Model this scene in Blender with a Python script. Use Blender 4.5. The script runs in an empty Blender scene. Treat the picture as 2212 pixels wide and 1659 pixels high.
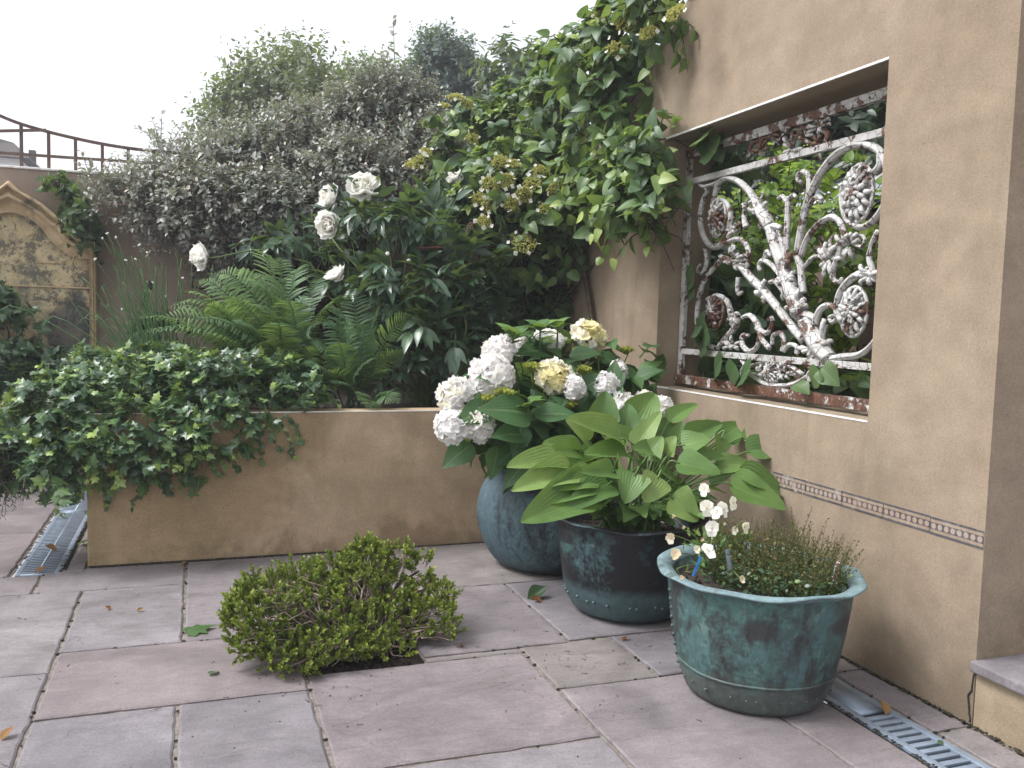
import bpy, math, random
import numpy as np
from mathutils import Vector, Matrix

# ------------------------------------------------------------------ camera, world, sun, exposure
SC = bpy.context.scene
COL = SC.collection
F, YAW, PITCH, ROLL, CAM_H = 1903.08, .345894, .0742785, .0283285, 1.2
W0, CX, CY = 2212.0, 1106.0, 829.5


def _basis():
    cy, sy, cp, sp = math.cos(YAW), math.sin(YAW), math.cos(PITCH), math.sin(PITCH)
    cr, sr = math.cos(ROLL), math.sin(ROLL)
    fw = np.array([sy * cp, cy * cp, -sp])
    r0 = np.array([cy, -sy, 0.0])
    u0 = np.cross(r0, fw)
    return cr * r0 + sr * u0, -sr * r0 + cr * u0, fw


RV, UV_, FW = _basis()
EYE = np.array([0.0, 0.0, CAM_H])
cd = bpy.data.cameras.new('camera')
cam = bpy.data.objects.new('camera', cd)
COL.objects.link(cam)
m = Matrix.Identity(4)
for i in range(3):
    m[i][0], m[i][1], m[i][2], m[i][3] = RV[i], UV_[i], -FW[i], EYE[i]
cam.matrix_world = m
cd.sensor_fit = 'HORIZONTAL'
cd.sensor_width = 36.0
cd.lens = F / W0 * 36.0
cd.clip_start, cd.clip_end = 0.05, 2000
SC.camera = cam

SUN_EL, SUN_AZ = math.radians(54), math.radians(-80)      # azimuth from +y towards +x
wd = bpy.data.worlds.new('World')
SC.world = wd
wd.use_nodes = True
nt = wd.node_tree
sky = nt.nodes.new('ShaderNodeTexSky')
sky.sky_type = 'NISHITA'
sky.sun_disc = False
sky.sun_elevation = SUN_EL
sky.sun_rotation = SUN_AZ
sky.air_density, sky.dust_density, sky.ozone_density = 1.0, 6.0, 1.0
hs = nt.nodes.new('ShaderNodeHueSaturation')               # thin cloud: the blue is mostly gone
hs.inputs['Saturation'].default_value = .30
bg = nt.nodes['Background']
bg.inputs['Strength'].default_value = 0.15
nt.links.new(sky.outputs[0], hs.inputs['Color'])
cl_ = nt.nodes.new('ShaderNodeMix')                        # even bright overcast veil over the sky
cl_.data_type = 'RGBA'
cl_.inputs[0].default_value = .5
cl_.inputs[7].default_value = (4.3, 4.4, 4.65, 1)
nt.links.new(hs.outputs[0], cl_.inputs[6])
nt.links.new(cl_.outputs[2], bg.inputs['Color'])
sl = bpy.data.lights.new('sun', 'SUN')
sl.energy = 1.5
sl.angle = math.radians(22)
sl.color = (.97, .98, 1.0)
sun = bpy.data.objects.new('sun', sl)
COL.objects.link(sun)
sd = Vector((math.sin(SUN_AZ) * math.cos(SUN_EL), math.cos(SUN_AZ) * math.cos(SUN_EL), math.sin(SUN_EL)))
sun.rotation_euler = sd.to_track_quat('Z', 'Y').to_euler()
SC.view_settings.view_transform = 'Standard'
SC.view_settings.look = 'None'
SC.view_settings.gamma = 1.0
SC.view_settings.exposure = 1.12
HAZE = .0045
SC.cycles.max_bounces = 8
SC.cycles.transparent_max_bounces = 8


# ------------------------------------------------------------------ helpers
def _ray(px, py):
    return FW * F + RV * (px - CX) - UV_ * (py - CY)


def P(px, py, Y):                       # point of the place at depth y = Y
    d = _ray(px, py)
    return EYE + d * (Y / d[1])


def PX(px, py, X):                      # point on the plane x = X
    d = _ray(px, py)
    return EYE + d * (X / d[0])


def PZ(px, py, Z=0.0):                  # point at height Z
    d = _ray(px, py)
    return EYE + d * ((Z - CAM_H) / d[2])


def mpp(p):                             # metres per photo pixel at a point
    return float((np.asarray(p) - EYE) @ FW) / F


def nrm(v):
    v = np.asarray(v, float)
    return v / np.maximum(np.linalg.norm(v, axis=-1, keepdims=True), 1e-9)


def tag(o, label=None, cat=None, group=None, kind=None):
    if label: o['label'] = label
    if cat: o['category'] = cat
    if group: o['group'] = group
    if kind: o['kind'] = kind
    return o


def thing(name, loc, label, cat, group=None):
    o = bpy.data.objects.new(name, None)
    o.empty_display_size = .05
    COL.objects.link(o)
    o.location = [float(c) for c in loc]
    return tag(o, label, cat, group)


def link(o, parent=None):
    COL.objects.link(o)
    if parent is not None:
        o.parent = parent
        base = Vector((0, 0, 0))
        q = parent
        while q is not None:
            base += q.location
            q = q.parent
        o.location = -base               # meshes are written in world coordinates
    return o


def mesh_obj(name, V, Fs, mat, parent=None, attr=None, smooth=True):
    """V (n,3); Fs list of index arrays, each (m,k); attr (n,3) -> 'co' vector attribute"""
    V = np.asarray(V, np.float32)
    me = bpy.data.meshes.new(name)
    Fs = [np.asarray(f, np.int32) for f in (Fs if isinstance(Fs, (list, tuple)) else [Fs]) if len(f)]
    loops = np.concatenate([f.ravel() for f in Fs])
    tot = np.concatenate([np.full(len(f), f.shape[1], np.int32) for f in Fs])
    start = np.concatenate([[0], np.cumsum(tot)[:-1]]).astype(np.int32)
    me.vertices.add(len(V))
    me.vertices.foreach_set('co', V.ravel())
    me.loops.add(len(loops))
    me.loops.foreach_set('vertex_index', loops)
    me.polygons.add(len(tot))
    me.polygons.foreach_set('loop_start', start)
    me.polygons.foreach_set('loop_total', tot)
    me.polygons.foreach_set('use_smooth', np.full(len(tot), smooth, bool))
    if attr is not None:
        a = me.attributes.new('co', 'FLOAT_VECTOR', 'POINT')
        a.data.foreach_set('vector', np.asarray(attr, np.float32).ravel())
    me.update(calc_edges=True)
    me.validate()
    if mat: me.materials.append(mat)
    o = bpy.data.objects.new(name, me)
    return link(o, parent)


class MB:
    """collects shapes for ONE mesh"""
    def __init__(s):
        s.V, s.F, s.A, s.n = [], [], [], 0

    def add(s, V, Fs, A=None):
        V = np.asarray(V, float)
        s.V.append(V)
        for f in (Fs if isinstance(Fs, (list, tuple)) and len(Fs) and np.ndim(Fs[0]) == 2 else [Fs]):
            f = np.asarray(f, int)
            if len(f): s.F.append(f + s.n)
        s.A.append(np.zeros((len(V), 3)) if A is None else np.broadcast_to(np.asarray(A, float), (len(V), 3)))
        s.n += len(V)

    def quad(s, a, b, c, d, A=None):
        s.add([a, b, c, d], [[0, 1, 2, 3]], A)

    def box(s, lo, hi, A=None, bev=0.0):
        x0, y0, z0 = lo
        x1, y1, z1 = hi
        if bev <= 0:
            V = [(x, y, z) for x in (x0, x1) for y in (y0, y1) for z in (z0, z1)]
            s.add(V, [[0, 1, 3, 2], [4, 6, 7, 5], [0, 4, 5, 1], [2, 3, 7, 6], [0, 2, 6, 4], [1, 5, 7, 3]], A)
        else:                            # box with a chamfered rim on every edge
            import bmesh
            bm = bmesh.new()
            bmesh.ops.create_cube(bm, size=1.0)
            for v in bm.verts:
                v.co = Vector(((x0 + x1) / 2 + v.co.x * (x1 - x0), (y0 + y1) / 2 + v.co.y * (y1 - y0), (z0 + z1) / 2 + v.co.z * (z1 - z0)))
            bmesh.ops.bevel(bm, geom=bm.edges[:], offset=bev, segments=2, affect='EDGES', profile=.5)
            bm.verts.ensure_lookup_table()
            V = [tuple(v.co) for v in bm.verts]
            by = {}
            for f in bm.faces: by.setdefault(len(f.verts), []).append([v.index for v in f.verts])
            s.add(V, [np.array(k) for k in by.values()], A)
            bm.free()

    def tube(s, pts, rad, sides=6, A=None, cap=True, squash=None):
        pts = np.asarray(pts, float)
        n = len(pts)
        rad = np.interp(np.linspace(0, 1, n), np.linspace(0, 1, len(np.atleast_1d(rad))), np.atleast_1d(rad))
        V, Fq = tube_batch(pts[None], rad[None], sides)
        s.add(V, Fq, A)
        if cap:
            b = s.n - n * sides
            s.F.append(np.array([[b + i for i in range(sides)][::-1]]))
            s.F.append(np.array([[b + (n - 1) * sides + i for i in range(sides)]]))

    def lathe(s, prof, c, seg=48, fr=None, fz=None, A=None):
        c = np.asarray(c, float)
        th = np.linspace(0, 2 * math.pi, seg, endpoint=False)
        V = []
        for k, (r, z) in enumerate(prof):
            rr = r * (1 + (fr(th, z) if fr else 0))
            zz = z + (fz(th, k) if fz else 0)
            V.append(np.stack([c[0] + rr * np.cos(th), c[1] + rr * np.sin(th), c[2] + zz + 0 * th], 1))
        V = np.concatenate(V)
        n = len(prof)
        i, j = np.meshgrid(np.arange(n - 1), np.arange(seg), indexing='ij')
        j2 = (j + 1) % seg
        Fq = np.stack([i * seg + j, i * seg + j2, (i + 1) * seg + j2, (i + 1) * seg + j], -1).reshape(-1, 4)
        s.add(V, Fq, A)

    def blob(s, c, r, A=None, seg=8, rings=5):
        c, r = np.asarray(c, float), np.broadcast_to(np.asarray(r, float), 3)
        th = np.linspace(0, 2 * math.pi, seg, endpoint=False)
        V = []
        for k in range(rings + 1):
            a = -math.pi / 2 + math.pi * k / rings
            ca, sa = max(math.cos(a), .02), math.sin(a)
            V.append(np.stack([c[0] + r[0] * ca * np.cos(th), c[1] + r[1] * ca * np.sin(th), c[2] + r[2] * sa + 0 * th], 1))
        i, j = np.meshgrid(np.arange(rings), np.arange(seg), indexing='ij')
        j2 = (j + 1) % seg
        s.add(np.concatenate(V), np.stack([i * seg + j, i * seg + j2, (i + 1) * seg + j2, (i + 1) * seg + j], -1).reshape(-1, 4), A)

    def build(s, name, mat, parent=None, smooth=True):
        by = {}
        for f in s.F: by.setdefault(f.shape[1], []).append(f)
        return mesh_obj(name, np.concatenate(s.V), [np.concatenate(v) for v in by.values()], mat, parent, np.concatenate(s.A), smooth)


def tube_batch(pts, rad, sides=5):
    """pts (N,k,3), rad (N,k) -> V, quads"""
    N, k, _ = pts.shape
    t = np.gradient(pts, axis=1)
    t = nrm(t)
    ref = np.where(np.abs(t[..., 2:3]) > .9, np.array([1.0, 0, 0]), np.array([0, 0, 1.0]))
    # one steady reference per tube keeps it from twisting
    ref = np.broadcast_to(ref[:, :1], t.shape) * .999 + .001 * np.array([.3, .7, .1])
    a = nrm(np.cross(t, ref))
    b = np.cross(t, a)
    th = np.linspace(0, 2 * math.pi, sides, endpoint=False)
    V = pts[:, :, None] + rad[:, :, None, None] * (a[:, :, None] * np.cos(th)[:, None] + b[:, :, None] * np.sin(th)[:, None])
    n, i, j = np.meshgrid(np.arange(N), np.arange(k - 1), np.arange(sides), indexing='ij')
    j2 = (j + 1) % sides
    o = n * k * sides
    Fq = np.stack([o + i * sides + j, o + i * sides + j2, o + (i + 1) * sides + j2, o + (i + 1) * sides + j], -1).reshape(-1, 4)
    return V.reshape(-1, 3), Fq


def smooth_path(pts, n=24):
    """Catmull-Rom through the points"""
    p = np.asarray(pts, float)
    q = np.concatenate([[2 * p[0] - p[1]], p, [2 * p[-1] - p[-2]]])
    out = []
    m = len(p) - 1
    for u in np.linspace(0, m - 1e-6, n):
        i = int(u)
        t = u - i
        a, b, c, d = q[i:i + 4]
        out.append(.5 * (2 * b + (c - a) * t + (2 * a - 5 * b + 4 * c - d) * t * t + (3 * b - a - 3 * c + d) * t ** 3))
    return np.array(out)


# ------------------------------------------------------------------ materials
def mat_new(name):
    mt = bpy.data.materials.new(name)
    mt.use_nodes = True
    nt = mt.node_tree
    return mt, nt, nt.nodes['Principled BSDF'], nt.nodes['Material Output']


def N(nt, kind, **kw):
    n = nt.nodes.new(kind)
    for k, v in kw.items():
        if k in n.inputs: n.inputs[k].default_value = v
        else: setattr(n, k, v)
    return n


def ramp(nt, fac, stops, interp='LINEAR'):
    r = nt.nodes.new('ShaderNodeValToRGB')
    r.color_ramp.interpolation = interp
    e = r.color_ramp.elements
    while len(e) < len(stops): e.new(.5)
    for k, (p, c) in zip(e, stops):
        k.position = p
        k.color = (c if isinstance(c, (tuple, list)) else (c, c, c)) + (1,) if not isinstance(c, (tuple, list)) or len(c) == 3 else c
    if fac is not None: nt.links.new(fac, r.inputs[0])
    return r.outputs[0]


def mix(nt, fac, a, b, mode='MIX'):
    n = nt.nodes.new('ShaderNodeMix')
    n.data_type = 'RGBA'
    n.blend_type = mode
    for s, v in ((n.inputs[0], fac), (n.inputs[6], a), (n.inputs[7], b)):
        if isinstance(v, (int, float)): s.default_value = v
        elif isinstance(v, tuple): s.default_value = v + (1,) if len(v) == 3 else v
        else: nt.links.new(v, s)
    return n.outputs[2]


def math_(nt, op, a, b=None, c=None, clamp=False):
    n = nt.nodes.new('ShaderNodeMath')
    n.operation = op
    n.use_clamp = clamp
    for s, v in zip(n.inputs, (a, b, c)):
        if v is None: continue
        if isinstance(v, (int, float)): s.default_value = v
        else: nt.links.new(v, s)
    return n.outputs[0]


def coords(nt, scale=(1, 1, 1), which='Object'):
    tc = nt.nodes.new('ShaderNodeTexCoord')
    mp = nt.nodes.new('ShaderNodeMapping')
    mp.inputs['Scale'].default_value = scale
    nt.links.new(tc.outputs[which], mp.inputs[0])
    return mp.outputs[0]


def noise(nt, vec, scale, detail=4, rough=.55, dist=0.0, out=0):
    n = N(nt, 'ShaderNodeTexNoise', Scale=scale, Detail=detail, Roughness=rough, Distortion=dist)
    if vec is not None: nt.links.new(vec, n.inputs['Vector'])
    return n.outputs[out]


def bump(nt, bs, h, strength, dist):
    b = N(nt, 'ShaderNodeBump', Strength=strength, Distance=dist)
    nt.links.new(h, b.inputs['Height'])
    nt.links.new(b.outputs[0], bs.inputs['Normal'])


def leaf_mat(name, stops, rough=.42, trans=.28, vein=.35, spec=.5, ribs=0.0, edge=None, back=None):
    """leaf colour by the leaf's own tint (co.z); co.x = across, co.y = along"""
    mt, nt, bs, out = mat_new(name)
    at = N(nt, 'ShaderNodeAttribute', attribute_name='co')
    sp = nt.nodes.new('ShaderNodeSeparateXYZ')
    nt.links.new(at.outputs['Vector'], sp.inputs[0])
    x, y, t = sp.outputs
    col = ramp(nt, t, stops)
    ax = math_(nt, 'ABSOLUTE', x)
    mid = ramp(nt, ax, [(0.0, 1.0), (.09, 0.0)])
    lite = mix(nt, .5, col, (.45, .55, .25))
    col = mix(nt, math_(nt, 'MULTIPLY', mid, vein), col, lite)
    if edge:
        col = mix(nt, ramp(nt, ax, [(.9, 0.0), (.98, 1.0)]), col, edge)
    nz = noise(nt, coords(nt), 14, 3)
    col = mix(nt, .35, col, ramp(nt, nz, [(.3, .35), (.7, .75)]), 'OVERLAY')
    if back:
        gm = nt.nodes.new('ShaderNodeNewGeometry')
        col = mix(nt, gm.outputs['Backfacing'], col, back)
    nt.links.new(col, bs.inputs['Base Color'])
    bs.inputs['Roughness'].default_value = rough
    bs.inputs['Specular IOR Level'].default_value = spec
    if ribs:
        k = math_(nt, 'ADD', math_(nt, 'MULTIPLY', ax, 5.5), math_(nt, 'MULTIPLY', y, 1.2))
        w = math_(nt, 'ABSOLUTE', math_(nt, 'SINE', math_(nt, 'MULTIPLY', k, 3.1416)))
        bump(nt, bs, w, ribs, .006)
    tl = nt.nodes.new('ShaderNodeBsdfTranslucent')
    tc = mix(nt, .55, col, (.30, .42, .05))
    nt.links.new(tc, tl.inputs['Color'])
    ms = nt.nodes.new('ShaderNodeMixShader')
    ms.inputs[0].default_value = trans
    nt.links.new(bs.outputs[0], ms.inputs[1])
    nt.links.new(tl.outputs[0], ms.inputs[2])
    nt.links.new(ms.outputs[0], out.inputs[0])
    return mt


def petal_mat(name, stops, trans=.42, rough=.6):
    mt, nt, bs, out = mat_new(name)
    at = N(nt, 'ShaderNodeAttribute', attribute_name='co')
    sp = nt.nodes.new('ShaderNodeSeparateXYZ')
    nt.links.new(at.outputs['Vector'], sp.inputs[0])
    col = ramp(nt, sp.outputs[2], stops)
    nt.links.new(col, bs.inputs['Base Color'])
    bs.inputs['Roughness'].default_value = rough
    bs.inputs['Specular IOR Level'].default_value = .25
    tl = nt.nodes.new('ShaderNodeBsdfTranslucent')
    nt.links.new(col, tl.inputs['Color'])
    ms = nt.nodes.new('ShaderNodeMixShader')
    ms.inputs[0].default_value = trans
    nt.links.new(bs.outputs[0], ms.inputs[1])
    nt.links.new(tl.outputs[0], ms.inputs[2])
    nt.links.new(ms.outputs[0], out.inputs[0])
    return mt


def plain_mat(name, c, rough=.6, var=.25, scale=20, metal=0.0, bumpd=0.0):
    mt, nt, bs, out = mat_new(name)
    nz = noise(nt, coords(nt), scale, 5)
    dk = tuple(v * (1 - var) for v in c)
    lt = tuple(min(1, v * (1 + var)) for v in c)
    nt.links.new(ramp(nt, nz, [(.3, dk), (.7, lt)]), bs.inputs['Base Color'])
    bs.inputs['Roughness'].default_value = rough
    bs.inputs['Metallic'].default_value = metal
    if bumpd: bump(nt, bs, nz, .6, bumpd)
    return mt


def render_wall_mat(name, a, b, stain=(.10, .09, .05), low=0.0, green=False):
    """sandy smooth render: fine grain, pits, cloudy trowel tone"""
    mt, nt, bs, out = mat_new(name)
    v = coords(nt)
    big = noise(nt, v, 1.6, 5, .6, .4)
    mid = noise(nt, v, 7, 5, .6)
    fine = noise(nt, v, 260, 2, .7)
    grain = noise(nt, v, 90, 3, .7)
    col = ramp(nt, big, [(.32, a), (.68, b)])
    col = mix(nt, .30, col, ramp(nt, mid, [(.3, .32), (.7, .70)]), 'OVERLAY')
    col = mix(nt, .28, col, ramp(nt, fine, [(.3, .2), (.7, .8)]), 'OVERLAY')
    col = mix(nt, .22, col, ramp(nt, grain, [(.3, .3), (.7, .7)]), 'OVERLAY')
    vo = N(nt, 'ShaderNodeTexVoronoi', Scale=34.0)
    nt.links.new(v, vo.inputs['Vector'])
    pit = ramp(nt, vo.outputs['Distance'], [(.05, 1.0), (.11, 0.0)])
    gate = ramp(nt, noise(nt, v, 5, 2), [(.52, 0.0), (.62, 1.0)])
    pm = math_(nt, 'MULTIPLY', pit, gate)
    col = mix(nt, math_(nt, 'MULTIPLY', pm, .75), col, (.09, .065, .045))
    tw_ = noise(nt, coords(nt, (1.0, 1.0, 2.2)), 3.1, 7, .62, 1.0)
    col = mix(nt, .20, col, ramp(nt, tw_, [(.35, .32), (.65, .68)]), 'OVERLAY')
    dr = math_(nt, 'MULTIPLY', ramp(nt, noise(nt, coords(nt, (9.0, 9.0, .5)), 1.0, 4, .6, .2), [(.55, 0.0), (.72, .5)]), ramp(nt, noise(nt, v, 1.1, 2), [(.45, 0.0), (.62, 1.0)]))
    col = mix(nt, dr, col, mix(nt, .6, col, (.13, .10, .075)))
    hl = ramp(nt, noise(nt, v, 1.7, 3, .5, 1.4), [(.4975, 0.0), (.4995, .55), (.5005, .55), (.5025, 0.0)])
    hl = math_(nt, 'MULTIPLY', hl, ramp(nt, noise(nt, v, 1.3, 1), [(.60, 0.0), (.68, .5)]))
    col = mix(nt, hl, col, (.10, .075, .055))
    st = ramp(nt, noise(nt, coords(nt, (1.0, 1.0, .35)), 2.3, 5, .65, .8), [(.52, 0.0), (.76, .65)])
    col = mix(nt, st, col, mix(nt, .5, col, stain))
    if green:                             # algae bloom where the ivy keeps the render wet
        sz = nt.nodes.new('ShaderNodeSeparateXYZ')
        nt.links.new(v, sz.inputs[0])
        gx = math_(nt, 'ADD', math_(nt, 'ADD', sz.outputs[0], math_(nt, 'MULTIPLY', sz.outputs[2], -.9)), math_(nt, 'MULTIPLY', math_(nt, 'SUBTRACT', big, .5), 2.4))
        col = mix(nt, ramp(nt, gx, [(-.6, .45), (.3, 0.0)]), col, mix(nt, .9, col, (.42, .40, .20), 'MULTIPLY'))
    if low:                               # rising damp plus the shade beside the pots, painted as one uneven band
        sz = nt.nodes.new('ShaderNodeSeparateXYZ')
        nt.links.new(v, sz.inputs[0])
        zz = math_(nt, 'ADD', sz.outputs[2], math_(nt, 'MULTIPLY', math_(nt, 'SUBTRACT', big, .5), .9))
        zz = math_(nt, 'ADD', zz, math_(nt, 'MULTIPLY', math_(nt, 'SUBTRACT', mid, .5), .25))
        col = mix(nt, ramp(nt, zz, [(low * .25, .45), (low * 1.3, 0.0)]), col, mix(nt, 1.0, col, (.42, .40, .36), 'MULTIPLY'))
    nt.links.new(col, bs.inputs['Base Color'])
    bs.inputs['Roughness'].default_value = .92
    bs.inputs['Specular IOR Level'].default_value = .2
    h = math_(nt, 'SUBTRACT', math_(nt, 'ADD', math_(nt, 'MULTIPLY', grain, .6), math_(nt, 'MULTIPLY', fine, .4)), math_(nt, 'MULTIPLY', pm, .8))
    bump(nt, bs, h, .32, .002)
    return mt


M = {}
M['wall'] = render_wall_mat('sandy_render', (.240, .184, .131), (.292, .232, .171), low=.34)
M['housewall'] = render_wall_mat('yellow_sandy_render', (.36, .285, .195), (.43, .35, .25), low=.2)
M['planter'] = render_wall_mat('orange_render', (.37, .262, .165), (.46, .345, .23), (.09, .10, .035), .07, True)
M['backwall'] = render_wall_mat('brown_render', (.25, .195, .155), (.31, .25, .205))
M['bead'] = plain_mat('white_bead', (.72, .70, .68), .45, .2, 30)
M['soil'] = plain_mat('soil', (.030, .021, .015), .95, .5, 60, 0, .02)
M['mortar'] = plain_mat('mortar', (.17, .145, .125), .95, .45, 40, 0, .01)
M['zinc'] = plain_mat('zinc', (.24, .29, .36), .5, .18, 16, .35)
M['dark'] = plain_mat('channel_dark', (.02, .02, .02), .9)
M['wood'] = plain_mat('trellis_wood', (.12, .078, .062), .8, .3, 30)
M['iron'] = plain_mat('dark_iron', (.018, .014, .013), .65, .4, 30, .3)
M['redmetal'] = plain_mat('red_oxide_metal', (.11, .03, .022), .6, .4, 40)
M['bark'] = plain_mat('bark', (.07, .05, .035), .9, .4, 30, 0, .01)
M['twig'] = plain_mat('grey_twig', (.17, .13, .10), .85, .35, 60)
M['paletwig'] = plain_mat('pale_dead_twig', (.26, .20, .16), .85, .4, 60)
M['greenstem'] = plain_mat('green_stem', (.10, .15, .04), .6, .3, 40)
M['housewhite'] = plain_mat('white_house_wall', (.75, .76, .78), .8, .08, 5)
M['roof'] = plain_mat('dark_roof', (.045, .034, .030), .85, .3, 8)
M['slate'] = plain_mat('grey_slate', (.22, .24, .27), .6, .2, 10)
M['blue'] = plain_mat('blue_plastic', (.05, .22, .55), .35, .05)
M['purple'] = plain_mat('purple_print', (.26, .03, .15), .5, .7, 60)
M['white'] = plain_mat('white_card', (.75, .75, .75), .5, .05)


def paving_mat():
    mt, nt, bs, out = mat_new('riven_sandstone')
    at = N(nt, 'ShaderNodeAttribute', attribute_name='co')
    sp = nt.nodes.new('ShaderNodeSeparateXYZ')
    nt.links.new(at.outputs['Vector'], sp.inputs[0])
    tone, off = sp.outputs[0], sp.outputs[1]
    tc = nt.nodes.new('ShaderNodeTexCoord')
    ad = N(nt, 'ShaderNodeVectorMath', operation='ADD')
    cb = nt.nodes.new('ShaderNodeCombineXYZ')
    for k in range(3): nt.links.new(math_(nt, 'MULTIPLY', off, 17.0 * (k + 1)), cb.inputs[k])
    nt.links.new(tc.outputs['Object'], ad.inputs[0])
    nt.links.new(cb.outputs[0], ad.inputs[1])
    mp = N(nt, 'ShaderNodeMapping')
    mp.inputs['Scale'].default_value = (1.0, 2.6, 1.0)
    mp.inputs['Rotation'].default_value = (0, 0, .25)
    nt.links.new(ad.outputs[0], mp.inputs[0])
    v, ws = ad.outputs[0], mp.outputs[0]
    col = ramp(nt, tone, [(0, (.172, .144, .146)), (.3, (.182, .160, .166)), (.55, (.168, .155, .166)), (.8, (.188, .170, .178)), (1, (.188, .167, .160))])
    b1 = noise(nt, v, 3.0, 6, .6, .5)
    col = mix(nt, .7, col, ramp(nt, b1, [(.28, .25), (.72, .72)]), 'OVERLAY')
    dkp = ramp(nt, noise(nt, v, 1.5, 7, .68, .6), [(.56, 0.0), (.74, .55)])
    col = mix(nt, dkp, col, (.085, .070, .068))
    str_ = noise(nt, ws, 6, 7, .62, 1.2)
    col = mix(nt, .30, col, ramp(nt, str_, [(.35, .35), (.65, .66)]), 'OVERLAY')
    gr = noise(nt, v, 130, 3, .7)
    col = mix(nt, .35, col, ramp(nt, gr, [(.3, .25), (.7, .75)]), 'OVERLAY')
    # dark lichen spots and fine delamination lines
    vo = N(nt, 'ShaderNodeTexVoronoi', Scale=16.0)
    nt.links.new(v, vo.inputs['Vector'])
    sp_ = math_(nt, 'MULTIPLY', ramp(nt, vo.outputs['Distance'], [(.04, 1.0), (.12, 0.0)]), ramp(nt, noise(nt, v, 3.3, 2), [(.52, 0.0), (.65, .8)]))
    col = mix(nt, sp_, col, (.07, .055, .045))
    ln = ramp(nt, noise(nt, ws, 2.4, 3, .5, 1.5), [(.490, 0.0), (.4985, 1.0), (.5015, 1.0), (.510, 0.0)])
    lg = math_(nt, 'MULTIPLY', ln, ramp(nt, noise(nt, v, 2.0, 2), [(.5, 0.0), (.6, .6)]))
    col = mix(nt, lg, col, (.10, .085, .08))
    nt.links.new(col, bs.inputs['Base Color'])
    nt.links.new(ramp(nt, b1, [(.3, .62), (.7, .85)]), bs.inputs['Roughness'])
    bs.inputs['Specular IOR Level'].default_value = .35
    h = math_(nt, 'ADD', math_(nt, 'MULTIPLY', str_, .7), math_(nt, 'MULTIPLY', gr, .12))
    h = math_(nt, 'SUBTRACT', h, math_(nt, 'MULTIPLY', lg, .25))
    bump(nt, bs, h, .75, .012)
    return mt


M['paving'] = paving_mat()


def copper_mat(name, base, green, dark, amount, streak, seed, lo=None, patch=None):
    """old copper: brown metal under patches of verdigris"""
    mt, nt, bs, out = mat_new(name)
    tc = nt.nodes.new('ShaderNodeTexCoord')
    mp = N(nt, 'ShaderNodeMapping')
    mp.inputs['Location'].default_value = (seed, seed * 2, 0)
    nt.links.new(tc.outputs['Object'], mp.inputs[0])
    v = mp.outputs[0]
    st = N(nt, 'ShaderNodeMapping')
    st.inputs['Scale'].default_value = (1, 1, streak)
    nt.links.new(v, st.inputs[0])
    n1 = noise(nt, st.outputs[0], 6.0, 9, .72, .3)
    n2 = noise(nt, v, 45, 5, .7)
    n3 = noise(nt, v, 2.6, 3, .5)
    f = math_(nt, 'ADD', math_(nt, 'MULTIPLY', n1, .68), math_(nt, 'ADD', math_(nt, 'MULTIPLY', n2, .2), math_(nt, 'MULTIPLY', n3, .12)))
    k = ramp(nt, f, [(amount - .05, 0.0), (amount + .06, 1.0)])
    bc = ramp(nt, n3, [(.3, dark), (.7, base)])
    gc = mix(nt, .5, green, ramp(nt, n2, [(.3, .2), (.7, .8)]), 'OVERLAY')
    gc = mix(nt, ramp(nt, noise(nt, v, 3.4, 5, .6, .5), [(.42, 0.0), (.62, .7)]), gc, tuple(c * .62 + .018 for c in green[:2]) + (green[2] * .72 + .022,))
    col = mix(nt, k, bc, gc)
    pale = ramp(nt, noise(nt, v, 8, 6, .7, .6), [(.6, 0.0), (.72, .35)])
    col = mix(nt, math_(nt, 'MULTIPLY', pale, k), col, (.30, .42, .40))
    if lo:                                # lower flange has weathered to its own colour
        sz = nt.nodes.new('ShaderNodeSeparateXYZ')
        nt.links.new(tc.outputs['Object'], sz.inputs[0])
        zz = math_(nt, 'ADD', sz.outputs[2], math_(nt, 'MULTIPLY', math_(nt, 'SUBTRACT', n1, .5), .10))
        col = mix(nt, ramp(nt, zz, lo[0]), col, mix(nt, .55, lo[1], ramp(nt, n2, [(.3, .25), (.7, .75)]), 'OVERLAY'))
    if patch is not None:                 # bare dark patches where the verdigris has worn off
        for (c_, rx, rz) in patch:
            vs = N(nt, 'ShaderNodeVectorMath', operation='SUBTRACT')
            vs.inputs[1].default_value = [float(q) for q in c_]
            nt.links.new(tc.outputs['Object'], vs.inputs[0])
            vm = N(nt, 'ShaderNodeVectorMath', operation='MULTIPLY')
            vm.inputs[1].default_value = (1 / rx, 1 / rx, 1 / rz)
            nt.links.new(vs.outputs[0], vm.inputs[0])
            vl = N(nt, 'ShaderNodeVectorMath', operation='LENGTH')
            nt.links.new(vm.outputs[0], vl.inputs[0])
            e_ = math_(nt, 'ADD', vl.outputs['Value'], math_(nt, 'MULTIPLY', math_(nt, 'SUBTRACT', n1, .5), 2.6))
            col = mix(nt, ramp(nt, e_, [(.7, .9), (1.1, 0.0)]), col, dark)
    nt.links.new(col, bs.inputs['Base Color'])
    nt.links.new(ramp(nt, k, [(0, .42), (1, .75)]), bs.inputs['Roughness'])
    nt.links.new(ramp(nt, k, [(0, .35), (1, .0)]), bs.inputs['Metallic'])
    bump(nt, bs, math_(nt, 'ADD', math_(nt, 'MULTIPLY', n2, .5), n1), .35, .006)
    return mt


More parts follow.
